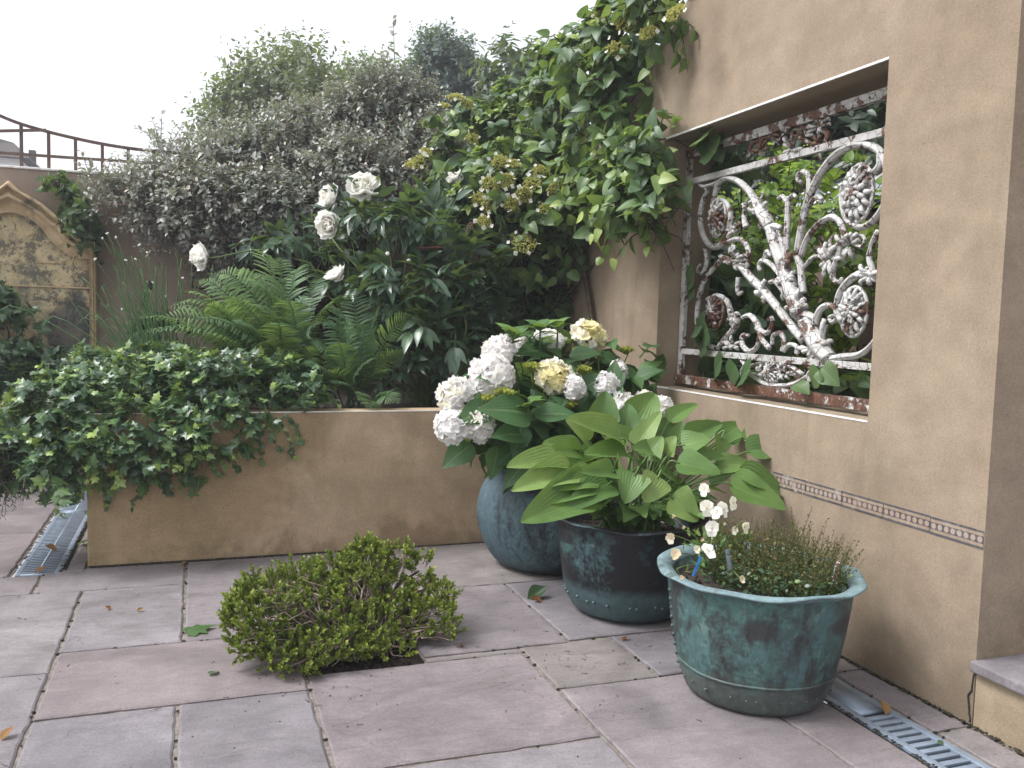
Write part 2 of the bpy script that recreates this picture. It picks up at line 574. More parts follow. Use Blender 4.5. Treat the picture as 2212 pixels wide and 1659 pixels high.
def peel_mat(name, amount=.5):
    """white paint cracked and peeling off rusty iron"""
    mt, nt, bs, out = mat_new(name)
    v = coords(nt)
    n1 = noise(nt, v, 13, 7, .72, .3)
    vo = N(nt, 'ShaderNodeTexVoronoi', Scale=27.0, feature='DISTANCE_TO_EDGE')
    nt.links.new(mix(nt, .02, v, noise(nt, v, 30, 3, out=1)), vo.inputs['Vector'])
    crack = ramp(nt, vo.outputs['Distance'], [(.008, 1.0), (.030, 0.0)])
    crack = math_(nt, 'MULTIPLY', crack, ramp(nt, noise(nt, v, 9, 2), [(.36, .15), (.55, 1.0)]))
    k = ramp(nt, n1, [(amount, 0.0), (amount + .03, 1.0)])
    rust = ramp(nt, noise(nt, v, 60, 4), [(.3, (.045, .020, .013)), (.55, (.11, .05, .03)), (.75, (.22, .11, .06))])
    white = ramp(nt, noise(nt, v, 12, 3), [(.3, (.36, .345, .32)), (.7, (.54, .535, .53))])
    col = mix(nt, crack, white, (.045, .032, .028))
    col = mix(nt, k, col, rust)
    nt.links.new(col, bs.inputs['Base Color'])
    bs.inputs['Roughness'].default_value = .6
    h = math_(nt, 'SUBTRACT', 1.0, math_(nt, 'MAXIMUM', k, crack))
    bump(nt, bs, h, .8, .004)
    return mt


M['peel'] = peel_mat('peeling_white_paint', .552)
M['peelmore'] = peel_mat('peeled_rusty_paint', .515)
M['rust'] = peel_mat('rusty_iron', .43)


# ------------------------------------------------------------------ leaves and plants
def leaf_tpl(rows=5, cols=3, prof=None, fold=.15, droop=.15, wave=0.0, cup=0.0):
    """leaf of length 1 along +y, width +-prof(v) along x, upper side +z"""
    prof = prof or (lambda v: math.sin(math.pi * min(1, v * 1.02 + .02) ** .8))
    V, A = [], []
    for i in range(rows):
        v = i / (rows - 1)
        for j in range(cols):
            x = -1 + 2 * j / (cols - 1)
            w = max(prof(v), .004)
            z = fold * abs(x) * w - droop * v * v + wave * math.sin(v * 9 + x * 2) * abs(x) * w + cup * x * x * w
            V.append((x * w, v, z))
            A.append((x, v, 0))
    Fq = [[i * cols + j, i * cols + j + 1, (i + 1) * cols + j + 1, (i + 1) * cols + j] for i in range(rows - 1) for j in range(cols - 1)]
    return np.array(V), [np.array(Fq)], np.array(A)


def ivy_tpl():
    pts = [(0, 0, 0), (.22, -.12, 0), (.50, .10, 0), (.33, .30, 0), (.52, .52, 0), (.24, .58, 0), (0, 1.0, 0), (-.24, .58, 0), (-.52, .52, 0), (-.33, .30, 0), (-.50, .10, 0), (-.22, -.12, 0)]
    V = [(0, .34, .05)] + [(x, y, -.12 * abs(x) - .10 * max(0, y - .3)) for x, y, _ in pts]
    A = [(0, .3, 0)] + [(x * 1.9, max(0, y), 0) for x, y, _ in pts]
    n = len(pts)
    return np.array(V), [np.array([[0, 1 + i, 1 + (i + 1) % n] for i in range(n)])], np.array(A)


def heart_prof(v):
    return .40 * (1 - v) ** .62 * (1 + .25 * math.sin(v * 3)) * min(1, (v + .06) / .16) ** .5


def oval_prof(w, p=.85):
    return lambda v: w * math.sin(math.pi * min(1, max(0, v * .98 + .02)) ** p)


def place(tpl, pos, axis, nor, length, wscale=1.0, tint=None):
    """instances of a leaf baked into arrays"""
    V, Fs, A = tpl
    pos, axis, nor = np.asarray(pos, float), nrm(axis), np.asarray(nor, float)
    n = len(pos)
    side = nrm(np.cross(axis, nor) + 1e-6)
    up = np.cross(side, axis)
    L = np.broadcast_to(np.asarray(length, float), n)
    Wd = L * np.broadcast_to(np.asarray(wscale, float), n)
    out = pos[:, None] + side[:, None] * (V[None, :, 0:1] * Wd[:, None, None]) + axis[:, None] * (V[None, :, 1:2] * L[:, None, None]) + up[:, None] * (V[None, :, 2:3] * L[:, None, None])
    k = len(V)
    off = (np.arange(n) * k)[:, None, None]
    F2 = [(f[None] + off).reshape(-1, f.shape[1]) for f in Fs]
    at = np.broadcast_to(A, (n, k, 3)).copy()
    if tint is not None: at[:, :, 2] = np.asarray(tint)[:, None]
    return out.reshape(-1, 3), F2, at.reshape(-1, 3)


def clump(px, py, rx, ry, Y, rd=.3, w=1.0, X=None):
    c = PX(px, py, X) if X is not None else P(px, py, Y)
    s = mpp(c)
    return c, np.array([rx * s, rd, ry * s]) if X is None else np.array([rd, rx * s * 1.6, ry * s]), w


def wob(p, f=2.2, seed=0.0):
    """lumpy field in about -1..1"""
    x, y, z = p[..., 0] * f + seed, p[..., 1] * f + seed * 1.7, p[..., 2] * f - seed
    return (np.sin(x * 1.7 + np.sin(y * 1.3)) + np.sin(y * 2.1 + 1.3 * np.sin(z * 1.1)) + np.sin(z * 1.9 + np.sin(x * .9))) / 3


def in_clumps(cl, n, rng, shell=.45):
    w = np.array([k[2] * (k[1][0] * k[1][2] + .5 * k[1][1] * (k[1][0] + k[1][2])) for k in cl])
    idx = rng.choice(len(cl), n, p=w / w.sum())
    C = np.array([k[0] for k in cl])[idx]
    R = np.array([k[1] for k in cl])[idx]
    d = nrm(rng.normal(size=(n, 3)))
    r = 1 - shell * rng.random(n) ** 1.3
    lump = 1 + .16 * wob(C + d * R, 5.0, 1.3)
    p = C + d * R * (r * lump)[:, None]
    return p, nrm(d / R), C


def sprigs(p, out, rng, length, per, leaf, up=.5, rnd=.5, flat=.6, spread=.9, leafvar=.35, nod=0.0, tipsize=.6):
    """twigs at p; leaves alternate along each twig.  Returns twig lines and leaf pos/axis/normal/size/t"""
    n = len(p)
    d = nrm(out + np.array([0, 0, up]) + rnd * rng.normal(size=(n, 3)))
    L = length * (.6 + .8 * rng.random(n))
    t = np.linspace(.12, 1, per)
    bend = np.array([0, 0, -1.0]) * nod
    pts = p[:, None] + d[:, None] * (L[:, None] * t)[..., None] + bend * (L[:, None] * t ** 2)[..., None]
    a = nrm(np.cross(d, rng.normal(size=(n, 3))))
    b = np.cross(d, a)
    ang = 2.4 * np.arange(per)[None] + rng.random((n, 1)) * 6.28 + .5 * rng.normal(size=(n, per))
    rad = a[:, None] * np.cos(ang)[..., None] + b[:, None] * np.sin(ang)[..., None]
    ax = nrm(d[:, None] * .55 + rad * spread + rng.normal(size=(n, per, 3)) * .18 - np.array([0, 0, nod]))
    no = nrm(np.array([0, 0, 1.0]) * flat + out[:, None] * .35 + d[:, None] * .4 + rng.normal(size=(n, per, 3)) * .38)
    sz = leaf * (1 - leafvar + 2 * leafvar * rng.random((n, per))) * (1 - (1 - tipsize) * t[None] ** 3)
    tw = np.stack([p - d * L[:, None] * .35, p + d * L[:, None] * .5 + bend * L[:, None] * .25, p + d * L[:, None] + bend * L[:, None]], 1)
    return tw, pts.reshape(-1, 3), ax.reshape(-1, 3), no.reshape(-1, 3), sz.ravel(), np.broadcast_to(t, (n, per)).ravel(), np.repeat(np.arange(n), per)


def foliage(parent, cl, n, rng, tpl, mat, length=.12, per=8, leaf=.05, wscale=1.0, tint=None, stem_mat=None, stem_r=.002, keep=None, shell=.45, gap=0.0, name='foliage', tipyoung=0.0, **kw):
    p, o, _ = in_clumps(cl, n, rng, shell)
    ok = np.ones(len(p), bool)
    if gap: ok &= wob(p, 6.0, 4.0) + .35 * rng.normal(size=len(p)) > -1 + gap
    if keep is not None: ok &= keep(p)
    p, o = p[ok], o[ok]
    tw, lp, la, ln, ls, lt, si = sprigs(p, o, rng, length, per, leaf, **kw)
    if keep is not None:
        g = keep(lp + la * ls[:, None])
        lp, la, ln, ls, lt, si = lp[g], la[g], ln[g], ls[g], lt[g], si[g]
    base = rng.random(len(p)) * .35 + .25 * (.5 + .5 * wob(p, 3.0, 2.0))
    tn = np.clip(base[si] + .2 * rng.random(len(lp)) + tipyoung * lt ** 3 * (rng.random(len(p)) < .6)[si], 0, 1)
    V, Fs, A = place(tpl, lp, la, ln, ls, wscale, tn)
    ob = mesh_obj(name, V, Fs, mat, parent, A)
    if stem_mat:
        r = np.tile(np.array([1.3, 1.0, .6]) * stem_r, (len(tw), 1))
        Vt, Ft = tube_batch(tw, r, 4)
        mesh_obj('twigs', Vt, Ft, stem_mat, parent)
    return ob


def limbs(parent, base, tips, rng, mat, r0=.03, r1=.004, name='branches', k=6, sides=5):
    lines = []
    for t in tips:
        t = np.asarray(t, float)
        mid = [base + (t - base) * u + rng.normal(size=3) * .07 * np.linalg.norm(t - base) * math.sin(math.pi * u) + np.array([0, 0, .1]) * np.linalg.norm(t - base) * math.sin(math.pi * u) for u in np.linspace(0, 1, k)]
        lines.append(mid)
    lines = np.array(lines)
    V, Fq = tube_batch(lines, np.tile(np.linspace(r0, r1, k), (len(lines), 1)), sides)
    return mesh_obj(name, V, Fq, mat, parent)

# ------------------------------------------------------------------ the setting: ground, paving, drains
XW, YC, YP, YB, ZP = 2.234, 1.97, 4.41, 6.80, .71        # right wall, its corner, planter front, back wall, planter height
b = MB()
PIT = (.345, 2.90, .755, 3.47)
xs, ys = [-40, -.77, -.555, .345, .755, 1.915, 2.085, 40], [-15, 1.1, 2.42, 2.90, 3.47, 4.335, 7.0, 48]
for i in range(7):                       # one sheet with openings for the shrub pit and the two drain channels
    for j in range(7):
        hole = (i == 3 and j == 3) or (i == 1 and j == 5) or (i == 5 and j == 1)
        if not hole:
            b.quad((xs[i], ys[j], -.008), (xs[i + 1], ys[j], -.008), (xs[i + 1], ys[j + 1], -.008), (xs[i], ys[j + 1], -.008))
tag(b.build('ground', M['mortar']), kind='structure')

rng = np.random.default_rng(5)
SL = [(-1.40, 4.05, -.64, 4.335), (-.64, 4.05, -.04, 4.40), (-.04, 3.47, .85, 4.40), (.85, 3.69, 1.60, 4.40), (1.60, 3.69, 2.22, 4.40),
      (-.04, 3.32, .345, 3.47), (.755, 2.945, 1.32, 3.69), (1.32, 2.96, 2.22, 3.69), (.345, 2.23, 1.115, 2.90), (.755, 2.90, 1.115, 2.945), (1.115, 2.57, 1.49, 2.95), (1.49, 2.57, 2.22, 2.96),
      (1.115, 1.75, 1.70, 2.57), (1.70, 1.35, 1.912, 2.57), (1.912, 2.43, 2.22, 2.57), (2.09, 1.97, 2.225, 2.43), (2.09, 1.1, 2.225, 1.97), (1.115, .9, 1.70, 1.75), (1.70, .7, 1.912, 1.35),
      (.345, 1.35, 1.115, 2.23), (.345, .5, 1.115, 1.35), (-.447, 3.32, -.04, 4.05), (-.447, 2.785, .345, 3.32), (-.447, 2.31, -.05, 2.785), (-.05, 2.23, .345, 2.785),
      (-.447, 1.5, -.05, 2.31), (-.05, 1.4, .345, 2.23), (-.447, .6, .345, 1.4), (-1.40, 3.15, -.447, 4.05), (-1.40, 2.25, -.447, 3.15), (-1.40, 1.2, -.447, 2.25), (-1.40, .3, -.447, 1.2),
      (-.55, 4.345, -.47, 5.3), (-.55, 5.3, -.47, 6.78), (-1.65, 4.335, -.775, 5.15), (-1.5, 5.15, -.775, 5.80), (-1.75, 5.80, -.775, 6.78), (-2.6, 4.335, -1.65, 5.15), (-2.6, 5.15, -1.5, 5.80), (-2.6, 5.80, -1.75, 6.78),
      (-2.4, 3.3, -1.40, 4.335), (-2.4, 2.2, -1.40, 3.3), (-2.4, 1.1, -1.40, 2.2), (1.115, 0, 1.912, .7), (1.115, .7, 1.70, .9), (.345, -.5, 1.115, .5), (-.447, -.4, .345, .6)]
b = MB()
for (x0, y0, x1, y1) in SL:
    g = .0065
    x0, y0, x1, y1 = x0 + g, y0 + g, x1 - g, y1 - g
    nx, ny = max(2, int((x1 - x0) / .045)), max(2, int((y1 - y0) / .045))
    per = [(x0 + (x1 - x0) * i / nx, y0) for i in range(nx)] + [(x1, y0 + (y1 - y0) * i / ny) for i in range(ny)] + \
          [(x1 - (x1 - x0) * i / nx, y1) for i in range(nx)] + [(x0, y1 - (y1 - y0) * i / ny) for i in range(ny)]
    per = np.array(per)
    cx, cy = (x0 + x1) / 2, (y0 + y1) / 2
    per = per + rng.normal(size=per.shape) * .0016
    dirc = np.array([cx, cy]) - per
    ins = per + np.sign(dirc) * np.minimum(.006, np.abs(dirc) * .3)
    h, tx, ty = rng.normal() * .0012, rng.normal() * .002, rng.normal() * .002
    zt = h + tx * (per[:, 0] - cx) + ty * (per[:, 1] - cy)
    n = len(per)
    V = np.concatenate([np.c_[per, np.full(n, -.03)], np.c_[per, zt - .004 + rng.normal(size=n) * .0008], np.c_[ins, zt]])
    ii = np.arange(n)
    jj = (ii + 1) % n
    Fq = np.concatenate([np.stack([ii, jj, jj + n, ii + n], 1), np.stack([ii + n, jj + n, jj + 2 * n, ii + 2 * n], 1)])
    tone = (rng.random(), rng.random(), 0)
    b.add(V, [Fq, np.array([list(range(2 * n, 3 * n))])], tone)
tag(b.build('paving', M['paving'], smooth=False), kind='structure')

b = MB()
b.quad((PIT[0], PIT[1], -.022), (PIT[2], PIT[1], -.022), (PIT[2], PIT[3], -.05), (PIT[0], PIT[3], -.05))
for a, c in (((0, 1), (2, 1)), ((2, 1), (2, 3)), ((2, 3), (0, 3)), ((0, 3), (0, 1))):
    p0, p1 = (PIT[a[0]], PIT[a[1]]), (PIT[c[0]], PIT[c[1]])
    b.quad(p0 + (-.05,), p1 + (-.05,), p1 + (-.0085,), p0 + (-.0085,))
for k in range(160):
    x, y = rng.uniform(PIT[0] + .02, PIT[2] - .02), rng.uniform(PIT[1] + .02, PIT[3] - .02)
    b.blob((x, y, -.021), rng.uniform(.004, .012), seg=6, rings=4)
tag(b.build('soil', M['soil']), kind='structure')


def grate(x0, x1, y0, y1, pitch, slot, rail, label, solid=0.0, mid=False, th=.0125):
    root = thing('drain_grate', ((x0 + x1) / 2, y0, 0), label, 'drain grate', 'channel drain grates in the paving')
    fr, br = MB(), MB()
    for a, c in ((x0, x0 + rail), (x1 - rail, x1)):
        fr.box((a, y0, -.012), (c, y1, .001), bev=.0015)
    for a, c in ((y0, y0 + .018), (y1 - .018, y1)):
        fr.box((x0 + rail, a, -.0122), (x1 - rail, c, .0008))
    if mid: fr.box(((x0 + x1) / 2 - .005, y0 + .018, -.012), ((x0 + x1) / 2 + .005, y1 - .018, .0004))
    if solid: fr.box((x0 + rail, y1 - .018 - solid, -.0118), (x1 - rail, y1 - .018, .0005))
    y = y0 + .018 + slot
    ye = y1 - .018 - solid
    while y + pitch - slot < ye + 1e-6:
        br.box((x0 + rail, y, -th), (x1 - rail, min(y + pitch - slot, ye), 0.0), bev=.0012)
        y += pitch
    ch = MB()
    ch.box((x0 - .004, y0, -.10), (x0 - .0005, y1, -.014))
    ch.box((x1 + .0005, y0, -.10), (x1 + .004, y1, -.014))
    ch.quad((x0, y0, -.10), (x1, y0, -.10), (x1, y1, -.10), (x0, y1, -.10))
    fr.build('frame', M['zinc'], root)
    br.build('bars', M['zinc'], root)
    ch.build('channel', M['dark'], root)


grate(-.755, -.575, 4.345, 5.655, .030, .0165, .022, 'long grey slotted grate ending at the paving slabs in front, beside the ivy planter', mid=True, th=.003)
grate(-.755, -.575, 5.665, 6.78, .030, .0165, .022, 'far grey slotted grate running back under the ivy towards the arched plaque', mid=True, th=.003)
grate(1.925, 2.075, 1.12, 2.41, .036, .016, .026, 'grey metal drain grate beside the front copper pot and the sandy wall', solid=.26)


# ------------------------------------------------------------------ walls
def wall_patch(b, Y0, Y1, Z0, Z1, x, flip=False):
    q = [(x, Y0, Z0), (x, Y1, Z0), (x, Y1, Z1), (x, Y0, Z1)]
    b.quad(*(q if flip else q[::-1]))


WY0, WY1, WZ0, WZ1 = 2.484, 4.022, .873, 2.125
XB = XW + .30
root = thing('garden_wall', (XW + .1, 4, 0), 'tall sandy rendered wall with a swept top and a square window opening', 'wall')
top = [(YC, 3.30), (3.45, 3.30)] + [tuple(q) for q in smooth_path([(3.45, 3.30), (3.70, 2.98), (3.875, 2.73), (4.067, 2.64), (4.184, 2.56), (4.306, 2.50), (4.407, 2.44), (4.654, 2.37), (4.85, 2.25), (5.1, 2.16), (5.5, 2.13)], 26)][1:] + [(YB, 2.13)]
b = MB()
cuts = sorted(set([YC, WY0, WY1] + [t[0] for t in top]))
ztop = lambda y: float(np.interp(y, [t[0] for t in top], [t[1] for t in top]))
for y0, y1 in zip(cuts[:-1], cuts[1:]):
    z0, z1 = ztop(y0), ztop(y1)
    segs = [(0, WZ0), (WZ1, None)] if WY0 - 1e-6 <= y0 and y1 <= WY1 + 1e-6 else [(0, None)]
    for a, c in segs:
        for x in (XW, XB):
            b.quad((x, y0, a), (x, y1, a), (x, y1, z1 if c is None else c), (x, y0, z0 if c is None else c))
    b.quad((XW, y0, z0), (XW, y1, z1), (XB, y1, z1), (XB, y0, z0))
b.quad((XW, YC, 0), (XB, YC, 0), (XB, YC, 3.3), (XW, YC, 3.3))
b.quad((XW, WY0, WZ0), (XW, WY1, WZ0), (XB, WY1, WZ0), (XB, WY0, WZ0))
b.quad((XW, WY0, WZ1), (XW, WY1, WZ1), (XB, WY1, WZ1), (XB, WY0, WZ1))
b.quad((XW, WY0, WZ0), (XW, WY0, WZ1), (XB, WY0, WZ1), (XB, WY0, WZ0))
b.quad((XW, WY1, WZ0), (XW, WY1, WZ1), (XB, WY1, WZ1), (XB, WY1, WZ0))
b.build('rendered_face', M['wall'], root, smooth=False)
b = MB()                                  # thin edging beads set in the render round the opening and along the top
b.box((XW - .002, WY0, WZ0 - .004), (XW + .006, WY1, WZ0 + .002))
b.build('edge_bead', M['bead'], root, smooth=False)
b = MB()
b.box((XW - .002, WY0, WZ1 - .003), (XW + .006, WY1, WZ1 + .005))
b.build('edge_bead', M['bead'], root, smooth=False)
b = MB()
tp = [(XW + .001, y, z + .001) for y, z in top[3:20]]
b.tube(tp, [.005], 6)
b.build('edge_bead', M['bead'], root, smooth=False)


def tile_mat():
    mt, nt, bs, out = mat_new('encaustic_tile')
    at = N(nt, 'ShaderNodeAttribute', attribute_name='co')
    sp = nt.nodes.new('ShaderNodeSeparateXYZ')
    nt.links.new(at.outputs['Vector'], sp.inputs[0])
    u, v, t = sp.outputs
    av = math_(nt, 'ABSOLUTE', math_(nt, 'SUBTRACT', v, .5))
    band = ramp(nt, av, [(0.0, 1), (.20, 1), (.205, 0), (.37, 0), (.375, 1), (1, 1)], 'CONSTANT')
    # round light dots in the middle band
    fu = math_(nt, 'SUBTRACT', math_(nt, 'FRACT', math_(nt, 'MULTIPLY', u, 8.0)), .5)
    du = math_(nt, 'MULTIPLY', fu, .46)
    dv = math_(nt, 'SUBTRACT', v, .5)
    rr = math_(nt, 'SQRT', math_(nt, 'ADD', math_(nt, 'MULTIPLY', du, du), math_(nt, 'MULTIPLY', dv, dv)))
    dot = ramp(nt, rr, [(0.0, 1), (.155, 1), (.175, 0)])
    nz = noise(nt, coords(nt), 30, 5, .65)
    dark = ramp(nt, nz, [(.3, (.035, .033, .042)), (.65, (.10, .095, .105))])
    cream = ramp(nt, nz, [(.3, (.20, .15, .105)), (.7, (.34, .26, .19))])
    pk = mix(nt, t, (.30, .20, .14), (.34, .28, .23))
    col = mix(nt, band, cream, dark)
    col = mix(nt, dot, col, pk)
    wear = ramp(nt, noise(nt, coords(nt), 11, 5, .7, .6), [(.56, 0.0), (.66, .75)])
    col = mix(nt, wear, col, (.40, .36, .34))
    nt.links.new(col, bs.inputs['Base Color'])
    bs.inputs['Roughness'].default_value = .6
    return mt


M['tile'] = tile_mat()
y = YC + .002
k = 0
while y < YP - .15:
    y1 = y + .2065
    b = MB()
    z0, z1, x = .547, .603, XW - .002
    hz = rng.normal() * .0008
    V = [(x, y, z0 + hz), (x, y1 - .003, z0 + hz), (x, y1 - .003, z1 + hz), (x, y, z1 + hz)]
    b.add(V, [[3, 2, 1, 0]], np.array([(0, 0, 0), (1, 0, 0), (1, 1, 0), (0, 1, 0)]) + np.array([0, 0, rng.random()]))
    V2 = [(XW + .002, p[1], p[2]) for p in V]
    b.add(V + V2, [[0, 1, 5, 4], [1, 2, 6, 5], [2, 3, 7, 6], [3, 0, 4, 7]])
    b.build('border_tile', M['tile'], root, smooth=False)
    y = y1
    k += 1

b = MB()
b.tube(smooth_path([PX(2103, 1452, XW - .001), PX(2099, 1490, XW - .001), PX(2092, 1503, XW - .001), PX(2094, 1535, XW - .001), PX(2096, 1560, XW - .001)], 16) + np.random.default_rng(3).normal(size=(16, 3)) * np.array([0, .0015, .001]), [.0025, .0035, .003], 5)
b.build('crack', M['dark'], root)

root = thing('house_wall', (3.2, YC + .02, 0), 'plain rendered wall turning away to the right behind the stone step', 'wall')
b = MB()
b.box((XB + .001, YC + .012, 0), (5.2, YC + .30, 3.6))
b.box((XW + .006, YC + .0125, 0.0), (XB + .001, YC + .03, 3.6))
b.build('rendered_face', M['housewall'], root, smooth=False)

root = thing('stone_step', (2.8, 1.2, 0), 'sandstone step with an overhanging tread at the end of the wall', 'step')
b = MB()
b.box((XW + .004, .2, -.01), (4.2, YC - .001, .170))
b.build('riser', M['housewall'], root, smooth=False)
b = MB()
b.box((XW - .022, .2, .171), (4.2, YC + .004, .205), A=(.45, .3, 0), bev=.006)
b.build('tread', M['paving'], root, smooth=False)

root = thing('back_wall', (0, YB, 0), 'brown rendered garden wall behind the raised bed, topped by a trellis', 'wall')
b = MB()
b.box((-4.5, YB, 0), (XW + .3, YB + .22, 2.11))
b.build('rendered_face', M['backwall'], root, smooth=False)
b = MB()
b.box((-4.5, YB - .012, 2.112), (XW - .001, YB + .232, 2.128), bev=.004)
b.build('coping', M['bead'], root, smooth=False)

root = thing('raised_planter', (.9, YP, 0), 'low sandy rendered raised bed wall with ivy spilling over its corner', 'planter')
b = MB()
b.box((-.468, YP, 0), (XW - .002, YP + .17, ZP), bev=.006)
b.box((-.4678, YP + .168, 0), (-.30, YB - .002, ZP - .0005), bev=.006)
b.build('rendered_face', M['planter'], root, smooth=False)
b = MB()
b.box((-.466, YP - .0025, ZP - .001), (XW - .003, YP + .004, ZP + .0035))
b.build('edge_bead', M['bead'], root, smooth=False)
b = MB()
b.box((-.30, YP + .165, .1), (XW - .003, YB - .003, ZP - .05))
b.build('bed_soil', M['soil'], root, smooth=False)


# ------------------------------------------------------------------ arched plaque on the back wall
def Z1(x, y): return P(x * .3164 * .8848, (200 + y * .3164) * .8848, YB - .06)


out_px = [(75, 770), (130, 822), (190, 862), (310, 930), (400, 1000), (440, 1035), (480, 1050), (520, 1050), (528, 1090), (545, 1135), (580, 1178), (625, 1208), (680, 1226), (745, 1232)]
in_px = [(75, 1010), (110, 1014), (160, 1028), (230, 1060), (275, 1090), (305, 1118), (335, 1150), (352, 1178), (390, 1225), (430, 1262), (480, 1310), (540, 1345), (610, 1366), (688, 1372)]
oc = np.array([Z1(*q) for q in out_px])
ic = np.array([Z1(*q) for q in in_px])
ax0 = oc[0, 0]
ZB = .42
for a in (oc, ic): a[:, 1] = 0
oc = np.concatenate([smooth_path(oc[:5], 16)[:-1], oc[4:8][:-1], smooth_path(oc[7:], 14)])
ic_s = smooth_path(ic, len(oc))
oc = np.concatenate([oc, [(oc[-1, 0], 0, ZB)]])
ic = np.concatenate([ic_s, [(ic_s[-1, 0], 0, ZB)]])


def mirror(a):
    l = a.copy()
    l[:, 0] = 2 * ax0 - l[:, 0]
    return np.concatenate([l[::-1][:-1], a])


OC, IC = mirror(oc), mirror(ic)
root = thing('wall_plaque', (ax0, YB - .1, ZB), 'weathered cream stone plaque with a pointed moulded arch on the back wall', 'plaque')
prof = [(0, .0), (0, .12), (.10, .150), (.17, .140), (.20, .085), (.32, .075), (.36, .115), (.46, .125), (.52, .115), (.55, .060), (.90, .055), (.97, .07), (1.0, .06), (1.0, .004)]
V = []
for t, dpt in prof:
    q = OC * (1 - t) + IC * t
    V.append(np.stack([q[:, 0], YB - dpt + 0 * q[:, 0], q[:, 2]], 1))
n = len(OC)
i, j = np.meshgrid(np.arange(len(prof) - 1), np.arange(n - 1), indexing='ij')
Fq = np.stack([i * n + j, i * n + j + 1, (i + 1) * n + j + 1, (i + 1) * n + j], -1).reshape(-1, 4)


def plaque_mats():
    mt, nt, bs, out = mat_new('weathered_cream_stone')
    v = coords(nt)
    a = noise(nt, v, 9, 6, .65)
    col = ramp(nt, a, [(.3, (.34, .24, .13)), (.55, (.50, .38, .23)), (.75, (.58, .48, .33))])
    dk = ramp(nt, noise(nt, v, 4.5, 6, .7, .5), [(.57, 0.0), (.68, .8)])
    col = mix(nt, dk, col, (.10, .085, .06))
    nt.links.new(col, bs.inputs['Base Color'])
    bs.inputs['Roughness'].default_value = .9
    bump(nt, bs, a, .5, .01)
    m1 = mt
    mt, nt, bs, out = mat_new('mottled_plaque_panel')
    v = coords(nt)
    a = noise(nt, v, 7, 8, .72, .4)
    s = noise(nt, v, 22, 6, .7)
    col = ramp(nt, a, [(.34, (.26, .24, .19)), (.5, (.52, .42, .24)), (.7, (.62, .54, .36))])
    blk = ramp(nt, noise(nt, v, 6.5, 9, .8, .3), [(.49, 0.0), (.56, .85)])
    col = mix(nt, blk, col, (.075, .075, .065))
    grn = ramp(nt, noise(nt, v, 3.2, 5, .65, .3), [(.55, 0.0), (.66, .6)])
    col = mix(nt, grn, col, (.12, .15, .11))
    sx = nt.nodes.new('ShaderNodeSeparateXYZ')                 # old damp stain, low at the right
    nt.links.new(v, sx.inputs[0])
    c = P(158, 720, YB)
    dx = math_(nt, 'DIVIDE', math_(nt, 'SUBTRACT', sx.outputs[0], float(c[0])), .17)
    dz = math_(nt, 'DIVIDE', math_(nt, 'SUBTRACT', sx.outputs[2], float(c[2])), .30)
    dd = math_(nt, 'ADD', math_(nt, 'SQRT', math_(nt, 'ADD', math_(nt, 'MULTIPLY', dx, dx), math_(nt, 'MULTIPLY', dz, dz))), math_(nt, 'MULTIPLY', math_(nt, 'SUBTRACT', a, .5), 1.4))
    col = mix(nt, ramp(nt, dd, [(.75, .75), (1.1, 0.0)]), col, (.045, .052, .062))
    spk = ramp(nt, s, [(.58, 0.0), (.64, .8)])
    col = mix(nt, spk, col, (.06, .055, .045))
    nt.links.new(col, bs.inputs['Base Color'])
    bs.inputs['Roughness'].default_value = .9
    bump(nt, bs, math_(nt, 'ADD', a, s), .6, .012)
    return m1, mt


M['plaque'], M['panel'] = plaque_mats()
mesh_obj('moulding', np.concatenate(V), [Fq], M['plaque'], root)
b = MB()
q = IC.copy()
V = np.stack([q[:, 0], YB - .012 + 0 * q[:, 0], q[:, 2]], 1)
b.add(V, [np.array([list(range(len(V)))[::-1]])])
b.build('panel', M['panel'], root, smooth=False)
b = MB()
for (xa, za, xb) in ((265, 1380, 500), (0, 1560, 690)):
    p0, p1 = Z1(xa, za), Z1(xb, za + 10)
    b.box((p0[0], YB - .022, p0[2] - .012), (p1[0], YB - .010, p0[2]), bev=.003)
b.build('ledge', M['plaque'], root, smooth=False)
# ------------------------------------------------------------------ trellis on the back wall
YT = YB + .11
root = thing('trellis', (-1, YT, 2.12), 'brown wooden trellis with a curved top rail on the back wall', 'trellis')
rail = [(-60, 222), (0, 250), (46, 268), (105, 285), (163, 299), (221, 311), (277, 320), (330, 326), (420, 333), (520, 336)]
tr = np.array([P(px, py, YT) for px, py in rail])


def bar(name, p0, p1, w=.020, d=.020):
    p0, p1 = np.asarray(p0), np.asarray(p1)
    t = nrm(p1 - p0)
    a = np.array([0, 1.0, 0])
    c = np.cross(t, a)
    b = MB()
    V = [p + a * sa * d / 2 + c * sc * w / 2 for p in (p0, p1) for sa, sc in ((-1, -1), (-1, 1), (1, 1), (1, -1))]
    b.add(V, [[0, 1, 5, 4], [1, 2, 6, 5], [2, 3, 7, 6], [3, 0, 4, 7], [3, 2, 1, 0], [4, 5, 6, 7]])
    return b


